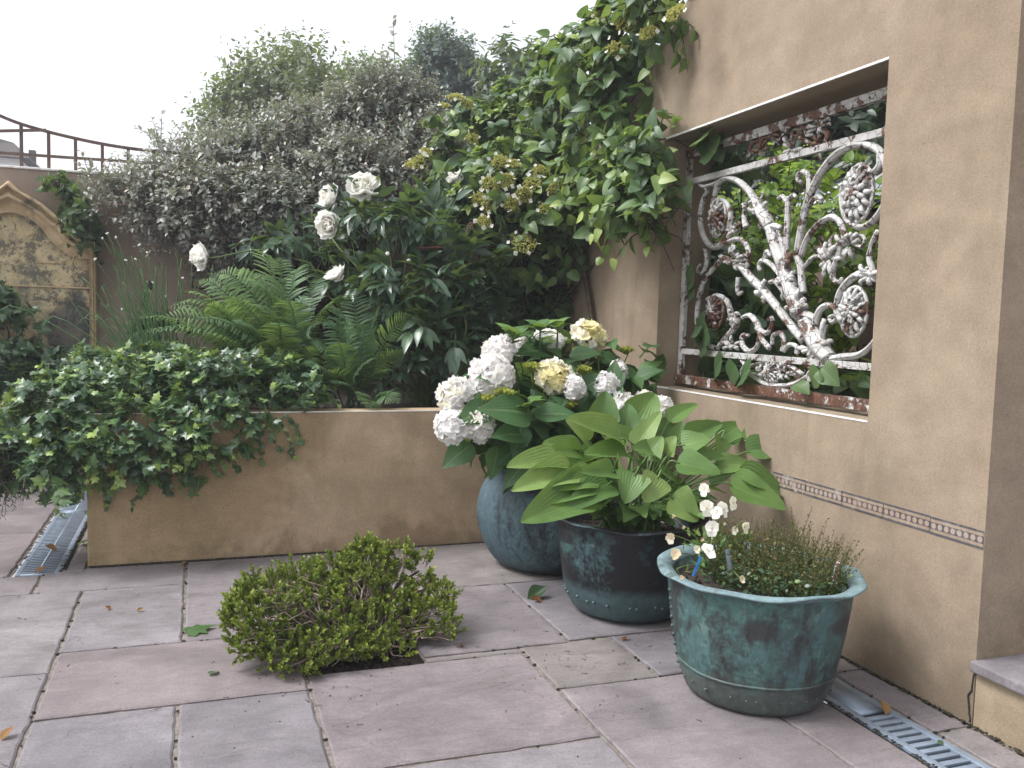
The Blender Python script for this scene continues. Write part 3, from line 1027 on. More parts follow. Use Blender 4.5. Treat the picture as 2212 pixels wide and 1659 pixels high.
b = MB()
sm = smooth_path(tr, 40)
for p0, p1 in zip(sm[:-1], sm[1:]):
    q = bar('', p0, p1 + (p1 - p0) * .03)
    b.add(np.concatenate(q.V), [np.concatenate([f for f in q.F])])
b.build('top_rail', M['wood'], root, smooth=False)
xsb = [tr[0, 0] + .01] + [P(px, 320, YT)[0] for px in (-12, 46, 105, 163, 221, 277, 333, 390, 446)]
for x in xsb:
    zt = float(np.interp(x, tr[:, 0], tr[:, 2]))
    bar('', (x, YT + .005, 2.10), (x, YT + .005, zt - .005)).build('upright', M['wood'], root, smooth=False)
for (px0, py0, px1, py1) in ((-60, 284, 100, 281), (-60, 326, 520, 366)):
    bar('', P(px0, py0, YT - .014), P(px1, py1, YT - .014), .019, .014).build('cross_rail', M['wood'], root, smooth=False)

# ------------------------------------------------------------------ house far off at the left
YH = 26.0
h0, h1 = P(-120, 640, YH), P(66, 300, YH)
root = thing('far_house', (h0[0], YH, 0), 'white gabled house with dark roof seen through the trellis', 'house')
xr = h1[0]
ez, rz, gx = P(0, 340, YH)[2], P(0, 292, YH)[2], P(8, 300, YH)[0]
b = MB()
b.box((xr - 6.0, YH, 0), (xr - .25, YH + 7, ez))
b.build('wall', M['housewhite'], root, smooth=False)
b = MB()
V = [(xr - 6.2, YH - .25, ez), (xr, YH - .25, ez), (xr, YH + 7.2, ez), (xr - 6.2, YH + 7.2, ez), (gx - 2.2, YH + 1.0, rz + .5), (gx + .05, YH + 1.0, rz), (gx + .05, YH + 6, rz), (gx - 2.2, YH + 6, rz + .5)]
b.add(V, [[0, 1, 5, 4], [1, 2, 6, 5], [2, 3, 7, 6], [3, 0, 4, 7], [4, 5, 6, 7], [3, 2, 1, 0]])
rf = b.build('roof', M['roof'], root, smooth=False)
b = MB()
c = P(69, 338, YH + 2)
b.box((c[0] - .08, YH + 2, ez - .3), (c[0] + .08, YH + 2.2, P(69, 324, YH + 2)[2]))
b.build('flue', M['roof'], root, smooth=False)
b = MB()
g = P(10, 352, YH)
b.box((g[0] - .5, YH - .06, ez - 1.2), (g[0] - .1, YH - .02, ez - .3))
b.build('window', M['slate'], root, smooth=False)

# ------------------------------------------------------------------ cast-iron panel in the wall opening
XG = 2.372


def G4(x, y, dx=0.0): return PX((1550 + x * .31645) * .8848, (100 + y * .31645) * .8848, XG + dx)
def G5(x, y, dx=0.0): return PX((1550 + x * .31645) * .8848, (500 + y * .31645) * .8848, XG + dx)


root = thing('iron_panel', (XG, 3.25, WZ0), 'ornate scrolled iron panel with peeling white paint in the wall opening', 'iron panel')


def scroll(pts, r, fn=None, mat='peel', name='scroll', n=26, beads=()):
    q = np.array([(fn or G5)(*p) for p in pts])
    s = smooth_path(q, n)
    r = np.atleast_1d(r) * .88
    b = MB()
    b.tube(s, r, 8)
    rr = np.interp(np.linspace(0, 1, n), np.linspace(0, 1, len(np.atleast_1d(r))), np.atleast_1d(r))
    b.tube(s + np.array([-1, 0, 0]) * rr[:, None] * .75, rr * .42, 6)     # raised rib down the middle of the casting
    for t in beads:
        k = int(t * (n - 1))
        b.blob(s[k], rr[k] * 1.5, seg=10, rings=6)
    return b.build(name, M[mat], root)


def lumps(c, spread, count, r, seed, fn=G5, mat='peel', name='leaf_ornament'):
    """knobbly cast acanthus leaf: a cluster of curled lobes"""
    g = np.random.default_rng(seed)
    c = np.asarray(fn(*c))
    b = MB()
    for k in range(count):
        a = g.uniform(0, 6.28)
        d = np.array([g.normal() * .008, math.cos(a) * spread[0] * g.random() ** .6, math.sin(a) * spread[1] * g.random() ** .6])
        e = d * np.array([1, 1.45, 1.45]) + np.array([-.006, 0, .004])
        q = smooth_path([c + d * .4, c + d * .9 + np.array([-.012, 0, 0]), c + e, c + e * .96 + np.array([.006, 0, -.008])], 7)
        b.tube(q, [r * .62, r * .80, r * .35], 6)
    return b.build(name, M[mat], root)


def rosette(c, ry, rz, fn, seed, mat='peelmore'):
    g = np.random.default_rng(seed)
    c = np.asarray(fn(*c))
    b = MB()
    for lay, (cnt, rad, ln, wd) in enumerate(((14, .92, .42, .30), (10, .60, .40, .30), (7, .32, .30, .24))):
        for k in range(cnt):
            a = 6.283 * k / cnt + lay * .3 + g.normal() * .06
            d = np.array([0, math.cos(a) * ry, math.sin(a) * rz])
            p0, p1 = c + d * (rad - ln), c + d * rad
            q = smooth_path([p0 + np.array([-.006 - lay * .006, 0, 0]), (p0 + p1) / 2 + np.array([-.015 - lay * .007, 0, 0]), p1 + np.array([-.012 - lay * .006, 0, 0]), p1 + .05 * d + np.array([.002 - lay * .006, 0, 0])], 7)
            b.tube(q, [wd * rz * .16, wd * rz * .36, wd * rz * .30, wd * rz * .12], 6)
    th = np.linspace(0, 6.283, 33)
    b.tube([c + np.array([0, math.cos(t) * ry, math.sin(t) * rz]) for t in th], [.008], 6, cap=False)
    b.tube([c + np.array([.008, 0, 0]), c + np.array([.004, 0, 0])], [ry * .9], 24)
    o = b.build('rosette', M[mat], root)
    b = MB()
    b.blob(c + np.array([-.028, 0, 0]), (.014, ry * .22, rz * .22), seg=10, rings=6)
    b.build('boss', M['rust'], o)
    return o


bx = lambda n_, lo, hi, mat: (lambda b: (b.box(lo, hi, bev=.002), b.build(n_, M[mat], root, smooth=False)))(MB())
bx('frame_rail', (XG - .028, WY0 + .004, .892), (XG + .012, WY1 - .004, .935), 'rust')
bx('frame_rail', (XG - .020, WY0 + .004, 2.035), (XG + .012, WY1 - .004, 2.075), 'peelmore')
bx('frame_stile', (XG - .014, WY1 - .043, .936), (XG + .010, WY1 - .006, 2.034), 'peel')
bx('frame_stile', (XG - .014, WY0 + .006, .936), (XG + .010, WY0 + .04, 2.034), 'peel')
pA, pB = G5(540, 1150), G5(1500, 1215)
zlo = (pA[2] + pB[2]) / 2
bx('cross_bar', (XG - .016, WY0 + .041, zlo - .014), (XG + .008, WY1 - .044, zlo + .014), 'peel')
pA, pB = G4(440, 1090), G4(1900, 710)
zhi = (pA[2] + pB[2]) / 2
bx('cross_bar', (XG - .016, WY0 + .041, zhi - .015), (XG + .008, WY1 - .044, zhi + .015), 'peel')
scroll([(1250, 1659), (1290, 1420), (1340, 1220), (1430, 1030), (1550, 880), (1700, 800), (1830, 815), (1910, 880), (1960, 1040), (1950, 1200), (1890, 1330), (1800, 1420), (1720, 1435), (1640, 1380), (1605, 1270), (1605, 1150), (1660, 1040), (1740, 1000)], [.018, .019, .019, .017, .015, .015, .013], G4, n=60)
scroll([(1890, 880), (1890, 960), (1850, 1010), (1800, 1010)], [.014, .018, .012], G4)
scroll([(1285, 1659), (1320, 1550), (1390, 1440), (1500, 1360), (1565, 1380), (1605, 1450), (1620, 1540)], [.016, .014], G4)
lumps((1660, 1570), (.045, .055), 12, .012, 3, G4)
scroll([(1600, 1530), (1530, 1610), (1505, 1560), (1530, 1510), (1570, 1510)], [.012, .009, .007], G4)
scroll([(1690, 1560), (1750, 1590), (1775, 1530), (1745, 1500), (1720, 1520)], [.011, .008, .007], G4)
rosette((1725, 1175), .078, .108, G4, 1, 'peel')
scroll([(1010, 1400), (960, 1290), (890, 1170), (800, 1085), (700, 1060), (640, 1110), (615, 1200), (600, 1260)], [.022, .019, .015, .012], G4)
scroll([(500, 1110), (560, 1150), (525, 1230), (505, 1360), (520, 1480), (570, 1570), (640, 1590), (700, 1520), (735, 1420), (735, 1320), (700, 1240), (640, 1230)], [.010, .015, .017, .015, .010], G4, n=40)
scroll([(540, 1130), (600, 1110), (650, 1080)], [.016, .010], G4)
rosette((640, 1365), .066, .092, G4, 2, 'peelmore')
scroll([(600, 1585), (700, 1560), (790, 1528), (850, 1560), (880, 1640), (872, 1720), (840, 1780)], [.016, .014, .012], G4, 'peelmore')
lumps((770, 1450), (.045, .05), 8, .010, 4, G4)
scroll([(720, 1520), (760, 1440), (800, 1400)], [.014, .016, .008], G4)
scroll([(860, 1440), (845, 1380), (840, 1320), (880, 1290), (930, 1330)], [.018, .009, .009], G4)
lumps((880, 1260), (.05, .03), 8, .009, 5, G4)
scroll([(940, 1240), (990, 1340), (1040, 1430)], [.026, .036, .030], G4, name='stem')
lumps((985, 1310), (.04, .06), 12, .012, 6, G4, 'peelmore')
scroll([(1010, 1450), (1070, 1430), (1130, 1445)], [.014, .018, .014], G4, name='collar')
scroll([(1040, 170), (1090, 330), (1160, 510), (1220, 690), (1280, 840)], [.028, .030, .034, .040, .046], name='stem')
scroll([(1110, 200), (1150, 350), (1175, 480)], [.012, .014], name='stem')
lumps((1190, 580), (.05, .085), 18, .014, 7, G5, 'peelmore')
lumps((1265, 790), (.05, .06), 14, .014, 8)
scroll([(1255, 880), (1320, 850), (1395, 880)], [.016, .022, .016], name='collar')
scroll([(1320, 900), (1380, 1020), (1450, 1130), (1500, 1190)], [.040, .046, .036], name='stem')
lumps((1440, 1080), (.06, .07), 16, .014, 9)
scroll([(1185, 1200), (1180, 1350), (1175, 1500), (1170, 1700)], [.014, .016, .017], G4, name='stem')
scroll([(1175, 1240), (1140, 1200), (1105, 1215)], [.014, .008], G4)
scroll([(1180, 1240), (1220, 1190), (1245, 1205)], [.014, .008], G4)
scroll([(1330, 1270), (1345, 1150), (1345, 1060), (1310, 1010), (1265, 1030), (1260, 1075), (1290, 1090)], [.015, .014, .010], G4)
scroll([(1340, 1270), (1390, 1210), (1440, 1220), (1430, 1260)], [.012, .012, .008], G4)
scroll([(1250, 390), (1280, 480), (1290, 600), (1300, 680)], [.018, .018])
scroll([(660, 400), (730, 430), (810, 470), (900, 570), (1010, 680), (1150, 860), (1300, 1050)], [.014, .019, .022, .022, .020], n=36, mat='peelmore')
lumps((780, 430), (.08, .05), 16, .011, 10, G5, 'peelmore')
lumps((1000, 670), (.04, .045), 12, .013, 11)
scroll([(660, 430), (620, 480), (560, 550), (520, 620), (510, 700)], [.014, .015, .012], mat='peelmore')
scroll([(800, 560), (790, 640), (800, 690), (830, 670)], [.013, .010, .008])
scroll([(540, 340), (555, 420), (540, 500), (500, 540), (485, 500), (505, 460)], [.012, .012, .010, .008], mat='peelmore')
scroll([(1040, 600), (1085, 590), (1130, 640), (1180, 720)], [.012, .016, .014])
scroll([(1130, 560), (1060, 470), (990, 430), (960, 460), (965, 510)], [.012, .014, .012, .012])
scroll([(1000, 430), (1020, 360), (1050, 400)], [.014, .010])
scroll([(1310, 480), (1370, 410), (1430, 400), (1470, 440)], [.010, .010])
lumps((1500, 410), (.05, .06), 14, .013, 12)
scroll([(1590, 290), (1570, 400), (1530, 500), (1530, 570), (1570, 600), (1600, 570)], [.014, .014, .010], mat='peelmore')
scroll([(1880, 200), (1830, 310), (1810, 410), (1840, 520)], [.013, .014])
scroll([(1880, 560), (1800, 525), (1720, 540), (1640, 600), (1580, 690), (1560, 800), (1590, 890), (1640, 930)], [.016, .018, .016, .013], n=36)
rosette((1690, 825), .072, .094, G5, 13, 'peel')
lumps((1810, 540), (.05, .03), 10, .012, 14)
scroll([(1540, 850), (1500, 870), (1520, 905), (1555, 880), (1550, 810), (1500, 775), (1440, 800), (1400, 880), (1390, 970), (1420, 1070)], [.008, .010, .014, .017, .016], n=36)
scroll([(540, 580), (500, 680), (485, 800), (480, 920), (500, 1010)], [.014, .015, .012])
scroll([(560, 730), (640, 700), (715, 750), (745, 850), (790, 850), (780, 930), (720, 1010), (640, 1100), (560, 1080), (500, 1010)], [.012, .016, .018, .016, .012], n=40, mat='peelmore')
rosette((620, 825), .070, .084, G5, 15, 'rust')
lumps((765, 840), (.04, .05), 10, .012, 16, G5, 'peelmore')
scroll([(830, 870), (890, 855), (945, 920), (985, 1040), (1040, 1110)], [.012, .017, .014], mat='peelmore')
scroll([(940, 950), (1020, 990), (1060, 920), (1055, 870), (1025, 890)], [.014, .012, .008])
scroll([(880, 1010), (835, 1010), (830, 1080), (880, 1130), (940, 1100), (965, 1010)], [.010, .015, .014, .012])
scroll([(1060, 1080), (1070, 1010), (1120, 990), (1150, 1050), (1140, 1130)], [.010, .013, .013], mat='peelmore')
scroll([(1150, 1130), (1190, 1080), (1250, 1095), (1250, 1150)], [.011, .012])
scroll([(680, 1050), (740, 1080), (800, 1110)], [.016, .012])
lumps((760, 1080), (.05, .03), 9, .010, 17)
lumps((1360, 1110), (.06, .04), 10, .012, 18)
scroll([(1490, 1195), (1600, 1175), (1720, 1160), (1800, 1110), (1860, 1040)], [.018, .015, .012])
scroll([(840, 1275), (920, 1235), (1010, 1210), (1120, 1215), (1210, 1250), (1300, 1310)], [.010, .013, .012])
scroll([(850, 1285), (920, 1330), (1000, 1380), (1080, 1395), (1220, 1385), (1345, 1315)], [.010, .013, .011])
scroll([(830, 1200), (850, 1240), (825, 1290), (840, 1340), (860, 1310)], [.014, .012, .009], mat='peelmore')
scroll([(1330, 1240), (1375, 1260), (1340, 1310), (1350, 1370)], [.012, .010])
rosette((1060, 1290), .052, .050, G5, 19, 'peel')
lumps((1160, 1300), (.05, .035), 12, .009, 20)
lumps((970, 1300), (.04, .035), 10, .009, 21)
for px, py, s, k in ((1150, 720, .06, 22), (1300, 730, .07, 23), (1420, 660, .06, 24), (980, 850, .05, 25), (1230, 830, .06, 26), (1440, 790, .05, 27)):
    lumps((px, py), (s, .05), 11, .010, k, G4, 'rust' if k % 2 else 'peelmore')
scroll([(880, 900), (900, 800), (960, 770), (1050, 740), (1130, 780)], [.010, .012], G4, 'rust')
scroll([(1180, 700), (1230, 650), (1300, 660), (1330, 720)], [.010, .012], G4, 'rust')
scroll([(1430, 600), (1440, 680), (1490, 720), (1470, 790)], [.016, .012], G4, 'rust')


# ------------------------------------------------------------------ copper pots
def pot(c, prof_out, rim_r, H, mat, label, seed, lip=.012, rivz=None, bandz=None, soil=.055, wav=.010, seam=False, rimmat=None, rsz=.0065):
    g = np.random.default_rng(seed)
    ph = g.random(6) * 6.28
    c = np.asarray(c, float)
    root = thing('copper_pot', c, label, 'plant pot', 'old copper pots by the wall')
    fr = lambda th, z: .008 * np.sin(3 * th + ph[0]) + .005 * np.sin(7 * th + ph[1] + z * 9) + .004 * np.sin(13 * th + z * 20)
    fz = lambda th, k: wav * (.5 * np.sin(2 * th + ph[2]) + .5 * np.sin(5 * th + ph[3])) * (1 if k > len(prof_out) - 3 else 0)
    zs = np.array(prof_out)
    pr = smooth_path(np.c_[zs, np.zeros(len(zs))], 30)[:, :2]
    b = MB()
    b.lathe([(.001, .004)] + [tuple(q) for q in pr] + [(pr[-1, 0] - .012, pr[-1, 1] - .002), (pr[-1, 0] - .02, H - .12), (pr[-1, 0] - .05, H - .14)], c, 72, fr)
    if rivz is not None:
        nr = 30
        for k in range(nr):
            a = 6.283 * k / nr + .05 * g.normal()
            r = float(np.interp(rivz, pr[:, 1], pr[:, 0])) * (1 + float(fr(a, rivz))) + .001
            b.blob(c + np.array([r * math.cos(a), r * math.sin(a), rivz + g.normal() * .002]), rsz, seg=8, rings=5)
        for k in range(9 if seam else 0):         # riveted upright seam
            zz = rivz + .03 + k * (H - rivz - .08) / 9
            a = 2.78
            r = float(np.interp(zz, pr[:, 1], pr[:, 0])) * (1 + float(fr(a, zz)))
            b.blob(c + np.array([r * math.cos(a), r * math.sin(a), zz]), .008, seg=8, rings=5)
    b.build('body', mat, root)
    if bandz:
        b = MB()
        th = np.linspace(0, 6.2832, 73)
        r = float(np.interp(bandz, pr[:, 1], pr[:, 0]))
        b.tube([c + np.array([r * (1 + float(fr(t, bandz))) * math.cos(t), r * (1 + float(fr(t, bandz))) * math.sin(t), bandz + .002 * math.sin(3 * t)]) for t in th], [.005], 6, cap=False)
        b.build('seam', mat, root)
    b = MB()
    r0 = pr[-1, 0]
    rp = [(r0 - .016, H - .02), (r0 - .010, H - .006), (r0 + .5 * (rim_r - r0), H + .004), (rim_r - .004, H + .001), (rim_r, H - .002), (rim_r, H - .006), (rim_r - .005, H - .008), (r0 + .4 * (rim_r - r0), H - .006), (r0 - .002, H - .024)]
    fz2 = lambda th, k: (.3 + .7 * (2 < k < 7)) * wav * (.45 * np.sin(2 * th + ph[2]) + .35 * np.sin(5 * th + ph[3]) + .3 * np.sin(9 * th + ph[4]))
    fr2 = lambda th, z: fr(th, .3) + .010 * np.sin(4 * th + ph[5])
    b.lathe(rp, c, 90, fr2, fz2)
    b.build('rim', rimmat or mat, root)
    b = MB()
    b.lathe([(.001, H - soil + .012), (r0 * .5, H - soil + .008), (r0 - .022, H - soil)], c, 40, None, lambda th, k: .006 * np.sin(5 * th + k * 2))
    for k in range(120):
        a, r = g.random() * 6.283, (r0 - .04) * math.sqrt(g.random())
        b.blob(c + np.array([r * math.cos(a), r * math.sin(a), H - soil + .006]), g.uniform(.004, .012), seg=6, rings=4)
    b.build('soil', M['soil'], root)
    return root


PY3 = lambda px, py: P(px, py, 2.38) - FW * .22
M['cu_green'] = copper_mat('verdigris_copper', (.048, .042, .040), (.058, .128, .120), (.034, .036, .038), .462, .55, 3.0, ([(.080, 1.0), (.135, 0.0)], (.070, .085, .078)), [(PY3(1600, 1315), .07, .05), (PY3(1510, 1265), .10, .022), (PY3(1740, 1300), .12, .035), (PY3(1700, 1430), .06, .05)])
M['cu_rim'] = copper_mat('pale_copper_rim', (.08, .115, .12), (.145, .215, .225), (.06, .08, .085), .44, 1.0, 5.0)
M['cu_dark'] = copper_mat('dark_copper', (.020, .021, .026), (.05, .12, .12), (.010, .011, .015), .565, .7, 8.3, ([(.115, 1.0), (.155, 0.0)], (.062, .105, .112)))
M['cu_blue'] = copper_mat('blue_grey_copper', (.034, .046, .056), (.058, .108, .122), (.020, .026, .032), .49, .25, 14.1)
C3, C2, C1 = np.array([1.735, 2.38, 0.0]), np.array([1.705, 3.235, 0.0]), np.array([1.655, 3.965, 0.0])
pot(C3, [(.205, .004), (.222, .02), (.238, .06), (.250, .105), (.268, .19), (.284, .30), (.292, .36), (.293, .395)], .330, .408, M['cu_green'], 'front green copper pot with pansies, standing over the drain grate', 31, bandz=.108, rivz=.060, seam=True, rimmat=M['cu_rim'], rsz=.0045)
pot(C2, [(.20, .004), (.235, .03), (.258, .075), (.270, .125), (.285, .22), (.298, .31), (.304, .37), (.304, .40)], .338, .405, M['cu_dark'], 'nearly black copper pot with a studded base, planted with hosta', 32, rivz=.085, soil=.09, rsz=.0075)
pot(C1, [(.22, .004), (.28, .03), (.335, .11), (.365, .20), (.372, .28), (.350, .37), (.310, .43), (.285, .455), (.280, .48)], .315, .49, M['cu_blue'], 'round bellied blue green copper pot holding the white hydrangea', 33, wav=.006)

# ------------------------------------------------------------------ leaf materials
M['l_elae'] = leaf_mat('silver_leaf', [(0, (.115, .142, .120)), (.4, (.21, .232, .205)), (.75, (.35, .355, .335)), (1, (.46, .40, .34))], .40, .22, .2, .55, back=(.34, .31, .32))
M['l_climb'] = leaf_mat('climbing_hydrangea_leaf', [(0, (.035, .075, .040)), (.45, (.070, .130, .055)), (.75, (.14, .22, .065)), (1, (.33, .41, .11))], .42, .33, .35, .5)
M['l_peony'] = leaf_mat('peony_leaf', [(0, (.022, .052, .034)), (.5, (.045, .090, .055)), (.8, (.07, .13, .06)), (1, (.12, .19, .06))], .30, .22, .5, .6)
M['l_ivy'] = leaf_mat('ivy_leaf', [(0, (.018, .048, .028)), (.45, (.045, .100, .050)), (.7, (.11, .19, .06)), (1, (.32, .42, .10))], .33, .24, .6, .6)
M['l_fern'] = leaf_mat('fern_leaf', [(0, (.045, .100, .055)), (.5, (.095, .180, .080)), (1, (.23, .34, .11))], .5, .4, .3, .4)
M['l_hydr'] = leaf_mat('hydrangea_leaf', [(0, (.028, .075, .032)), (.5, (.052, .120, .042)), (.8, (.085, .17, .05)), (1, (.20, .33, .075))], .46, .28, .45, .4, ribs=.22)
M['l_hosta'] = leaf_mat('hosta_leaf', [(0, (.060, .130, .040)), (.5, (.135, .235, .062)), (1, (.28, .37, .12))], .42, .34, .20, .4, ribs=.26)
M['l_pit'] = leaf_mat('dwarf_conifer_leaf', [(0, (.055, .080, .018)), (.5, (.150, .200, .030)), (.88, (.27, .31, .05)), (1, (.36, .18, .045))], .55, .2, .1, .3)
M['l_small'] = leaf_mat('small_green_leaf', [(0, (.040, .085, .030)), (.5, (.080, .16, .045)), (1, (.17, .27, .07))], .45, .3, .3, .4)
M['l_brown'] = leaf_mat('spent_stem_leaf', [(0, (.050, .095, .030)), (.55, (.085, .095, .035)), (1, (.19, .12, .06))], .7, .2, .1, .2)
M['l_bright'] = leaf_mat('yellow_green_bush_leaf', [(0, (.05, .105, .025)), (.5, (.15, .26, .04)), (1, (.42, .52, .07))], .4, .45, .4, .4)  # yellow green leaf colour of the bush beyond the panel
M['l_treeolive'] = leaf_mat('olive_tree_leaf', [(0, (.085, .105, .065)), (.5, (.145, .165, .095)), (1, (.22, .23, .12))], .5, .35, .1, .4)
M['l_treeblue'] = leaf_mat('blue_green_tree_leaf', [(0, (.055, .088, .088)), (.5, (.09, .13, .12)), (1, (.14, .18, .14))], .5, .25, .1, .4)
M['l_treepale'] = leaf_mat('pale_green_tree_leaf', [(0, (.080, .115, .06)), (.5, (.13, .18, .08)), (1, (.19, .24, .10))], .5, .4, .1, .4)
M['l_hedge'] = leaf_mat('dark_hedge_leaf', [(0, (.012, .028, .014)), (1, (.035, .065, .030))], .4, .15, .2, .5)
M['grass'] = leaf_mat('chive_blade', [(0, (.060, .12, .055)), (.5, (.10, .19, .075)), (1, (.18, .26, .09))], .45, .25, .0, .4)
M['p_white'] = petal_mat('white_petal', [(0, (.93, .92, .90)), (1, (.93, .91, .82))])
M['p_hydr'] = petal_mat('hydrangea_petal', [(0, (.89, .875, .875)), (.45, (.91, .89, .84)), (1, (.88, .82, .50))])
M['p_cream'] = petal_mat('cream_petal', [(0, (.92, .91, .87)), (.55, (.90, .86, .70)), (1, (.62, .47, .28))])
M['p_bud'] = petal_mat('green_bud', [(0, (.28, .36, .06)), (1, (.52, .52, .12))])
M['p_lace'] = petal_mat('lacecap_floret', [(0, (.36, .40, .10)), (.5, (.56, .53, .18)), (.86, (.70, .66, .34)), (.95, (.86, .84, .78))])
M['p_dry'] = petal_mat('dry_leaf', [(0, (.20, .085, .03)), (1, (.38, .22, .09))])

T_oval = leaf_tpl(4, 3, oval_prof(.26), .25, .15)
T_lance = leaf_tpl(6, 3, oval_prof(.19, .75), .25, .28, .03)
T_heart = leaf_tpl(7, 5, heart_prof, .22, .30, .03)
T_ovate = leaf_tpl(8, 5, oval_prof(.33, .72), .18, .30, .04)
T_ivy = ivy_tpl()
T_tiny = leaf_tpl(3, 3, oval_prof(.28), .2, .05)
T_hosta = leaf_tpl(12, 9, lambda v: .40 * max(0, (1 - v)) ** .60 * (1 + .45 * math.sin(min(1, v * 1.4) * 3.1)) * min(1, (v + .05) / .14) ** .5, .20, .26, .035, .10)


# ------------------------------------------------------------------ trees behind the back wall
def tree(name, label, cl, n, rng, mat, base, r, leaf=.09, per=7, length=.32, tpl=T_oval, keep=None, gap=.0, shell=.75, nlimb=26, **kw):
    root = thing(name, base, label, 'tree', 'trees beyond the back wall')
    base = np.asarray(base, float)
    foliage(root, cl, n, rng, tpl, mat, length, per, leaf, 1.0, keep=keep, gap=gap, shell=shell, name='crown', **kw)
    topc = np.mean([k[0] for k in cl], axis=0)
    h = topc[2] - base[2]
    fork = base + np.array([0, 0, h * .5])
    b = MB()
    b.tube(smooth_path([base, base + np.array([.05 * r * 8, 0, h * .25]), fork, fork + (topc - fork) * .5], 12), [r, r * .75, r * .45], 10)
    trunk = b.build('trunk', M['bark'], root)
    tips, _, _ = in_clumps(cl, nlimb, rng, .8)
    limbs(root, fork, tips, rng, M['bark'], r * .42, r * .06, 'limbs')
    return root


def tclump(L, Y, rd):
    return [clump(px, py + 26, rx, ry, Y + dy, rd, w) for (px, py, rx, ry, dy, w) in L]


rng = np.random.default_rng(11)
cl = tclump([(590, 160, 70, 62, 0, 1), (660, 135, 55, 50, .4, 1), (530, 215, 70, 60, .2, 1), (640, 200, 80, 50, -.3, .9), (700, 200, 45, 45, .2, .8), (470, 270, 38, 55, 0, .8), (580, 290, 110, 60, .4, .9), (480, 330, 40, 60, .3, .6)], 13.0, .55)
tree('olive_tree', 'loose olive green tree above the shrub, bare limbs showing in its crown', cl, 1500, rng, M['l_treeolive'], (P(600, 300, 13)[0], 13.0, 0), .15, .10, 8, .34, gap=.25, nlimb=40)
cl = tclump([(960, 130, 62, 62, 0, 1), (940, 90, 40, 35, 0, 1), (990, 170, 62, 60, .3, 1), (920, 170, 50, 55, .2, .9), (960, 230, 85, 60, 0, 1), (1010, 250, 60, 60, .2, 1), (985, 100, 25, 25, .1, .5)], 14.0, .6)
tree('cypress_tree', 'dense blue green domed tree, tallest of those behind the wall', cl, 2000, rng, M['l_treeblue'], (P(960, 300, 14)[0], 14.0, 0), .16, .09, 8, .26)
cl = tclump([(770, 150, 30, 35, 0, 1), (810, 140, 32, 26, .2, 1), (850, 165, 36, 34, 0, 1), (785, 200, 50, 45, 0, 1), (860, 215, 50, 50, .3, 1), (900, 160, 25, 26, .4, .7)], 15.0, .5)
tree('pale_tree', 'low pale green tree filling the gap between two taller trees', cl, 850, rng, M['l_treepale'], (P(820, 300, 15)[0], 15.0, 0), .10, .10, 7, .28, gap=.1)
cl = tclump([(1085, 105, 28, 32, 0, .9), (1100, 170, 50, 55, 0, 1), (1150, 130, 46, 40, .2, 1), (1200, 140, 45, 55, .1, 1), (1090, 240, 60, 55, .2, 1), (1170, 220, 60, 60, .1, 1), (1240, 120, 40, 50, 0, .7)], 11.0, .45)
tree('plum_tree', 'dark leafed tree with drooping leaves rising behind the climbing plant', cl, 520, rng, leaf_mat('plum_tree_leaf', [(0, (.035, .06, .045)), (.6, (.075, .11, .06)), (1, (.17, .20, .07))], .4, .3, .2, .5), (P(1150, 300, 11)[0], 11.0, 0), .10, .16, 7, .34, T_lance, gap=.2, nod=.35)

# ------------------------------------------------------------------ silver shrub over the back wall
rng = np.random.default_rng(12)
nowall = lambda p: ~((p[:, 1] > YB - .02) & (p[:, 1] < YB + .25) & (p[:, 2] < 2.14)) & ~((p[:, 0] > XW - .02) & (p[:, 0] < XB + .01) & (p[:, 2] < 2.62))
L = [(640, 350, 150, 75, 6.75, 1), (820, 290, 120, 80, 6.9, 1), (510, 375, 110, 60, 6.6, 1), (420, 440, 120, 55, 6.4, 1), (290, 430, 46, 40, 6.5, .7), (590, 450, 160, 65, 6.25, 1),
     (780, 390, 140, 80, 6.35, 1), (760, 255, 70, 50, 6.95, 1), (880, 250, 70, 55, 6.95, 1), (540, 530, 120, 36, 6.4, .8), (410, 490, 100, 28, 6.45, .8), (365, 345, 24, 36, 6.7, .3), (330, 395, 40, 28, 6.7, .5),
     (930, 330, 80, 70, 6.6, 1), (505, 315, 50, 26, 6.9, .6), (650, 290, 70, 42, 6.95, .9), (480, 580, 50, 34, 6.5, .7), (700, 470, 110, 56, 6.3, .9), (820, 200, 50, 30, 6.95, .5), (225, 430, 40, 16, 6.6, .2), (225, 395, 26, 14, 6.6, .2)]
cl = [clump(px, py, rx, ry, Y, .34, w) for px, py, rx, ry, Y, w in L]
base = np.array([P(640, 500, 6.6)[0], 6.6, ZP - .05])
root = thing('silver_shrub', base, 'large silvery grey leafed shrub sprawling over the back wall', 'shrub')
foliage(root, cl, 7000, rng, T_oval, M['l_elae'], .15, 9, .046, 1.1, stem_mat=M['twig'], stem_r=.0020, keep=nowall, shell=.5, gap=.12, up=.55, rnd=.55, flat=1.8, tipyoung=.5)
tips, _, _ = in_clumps(cl, 60, rng, .8)
limbs(root, base, tips, rng, M['bark'], .022, .005)
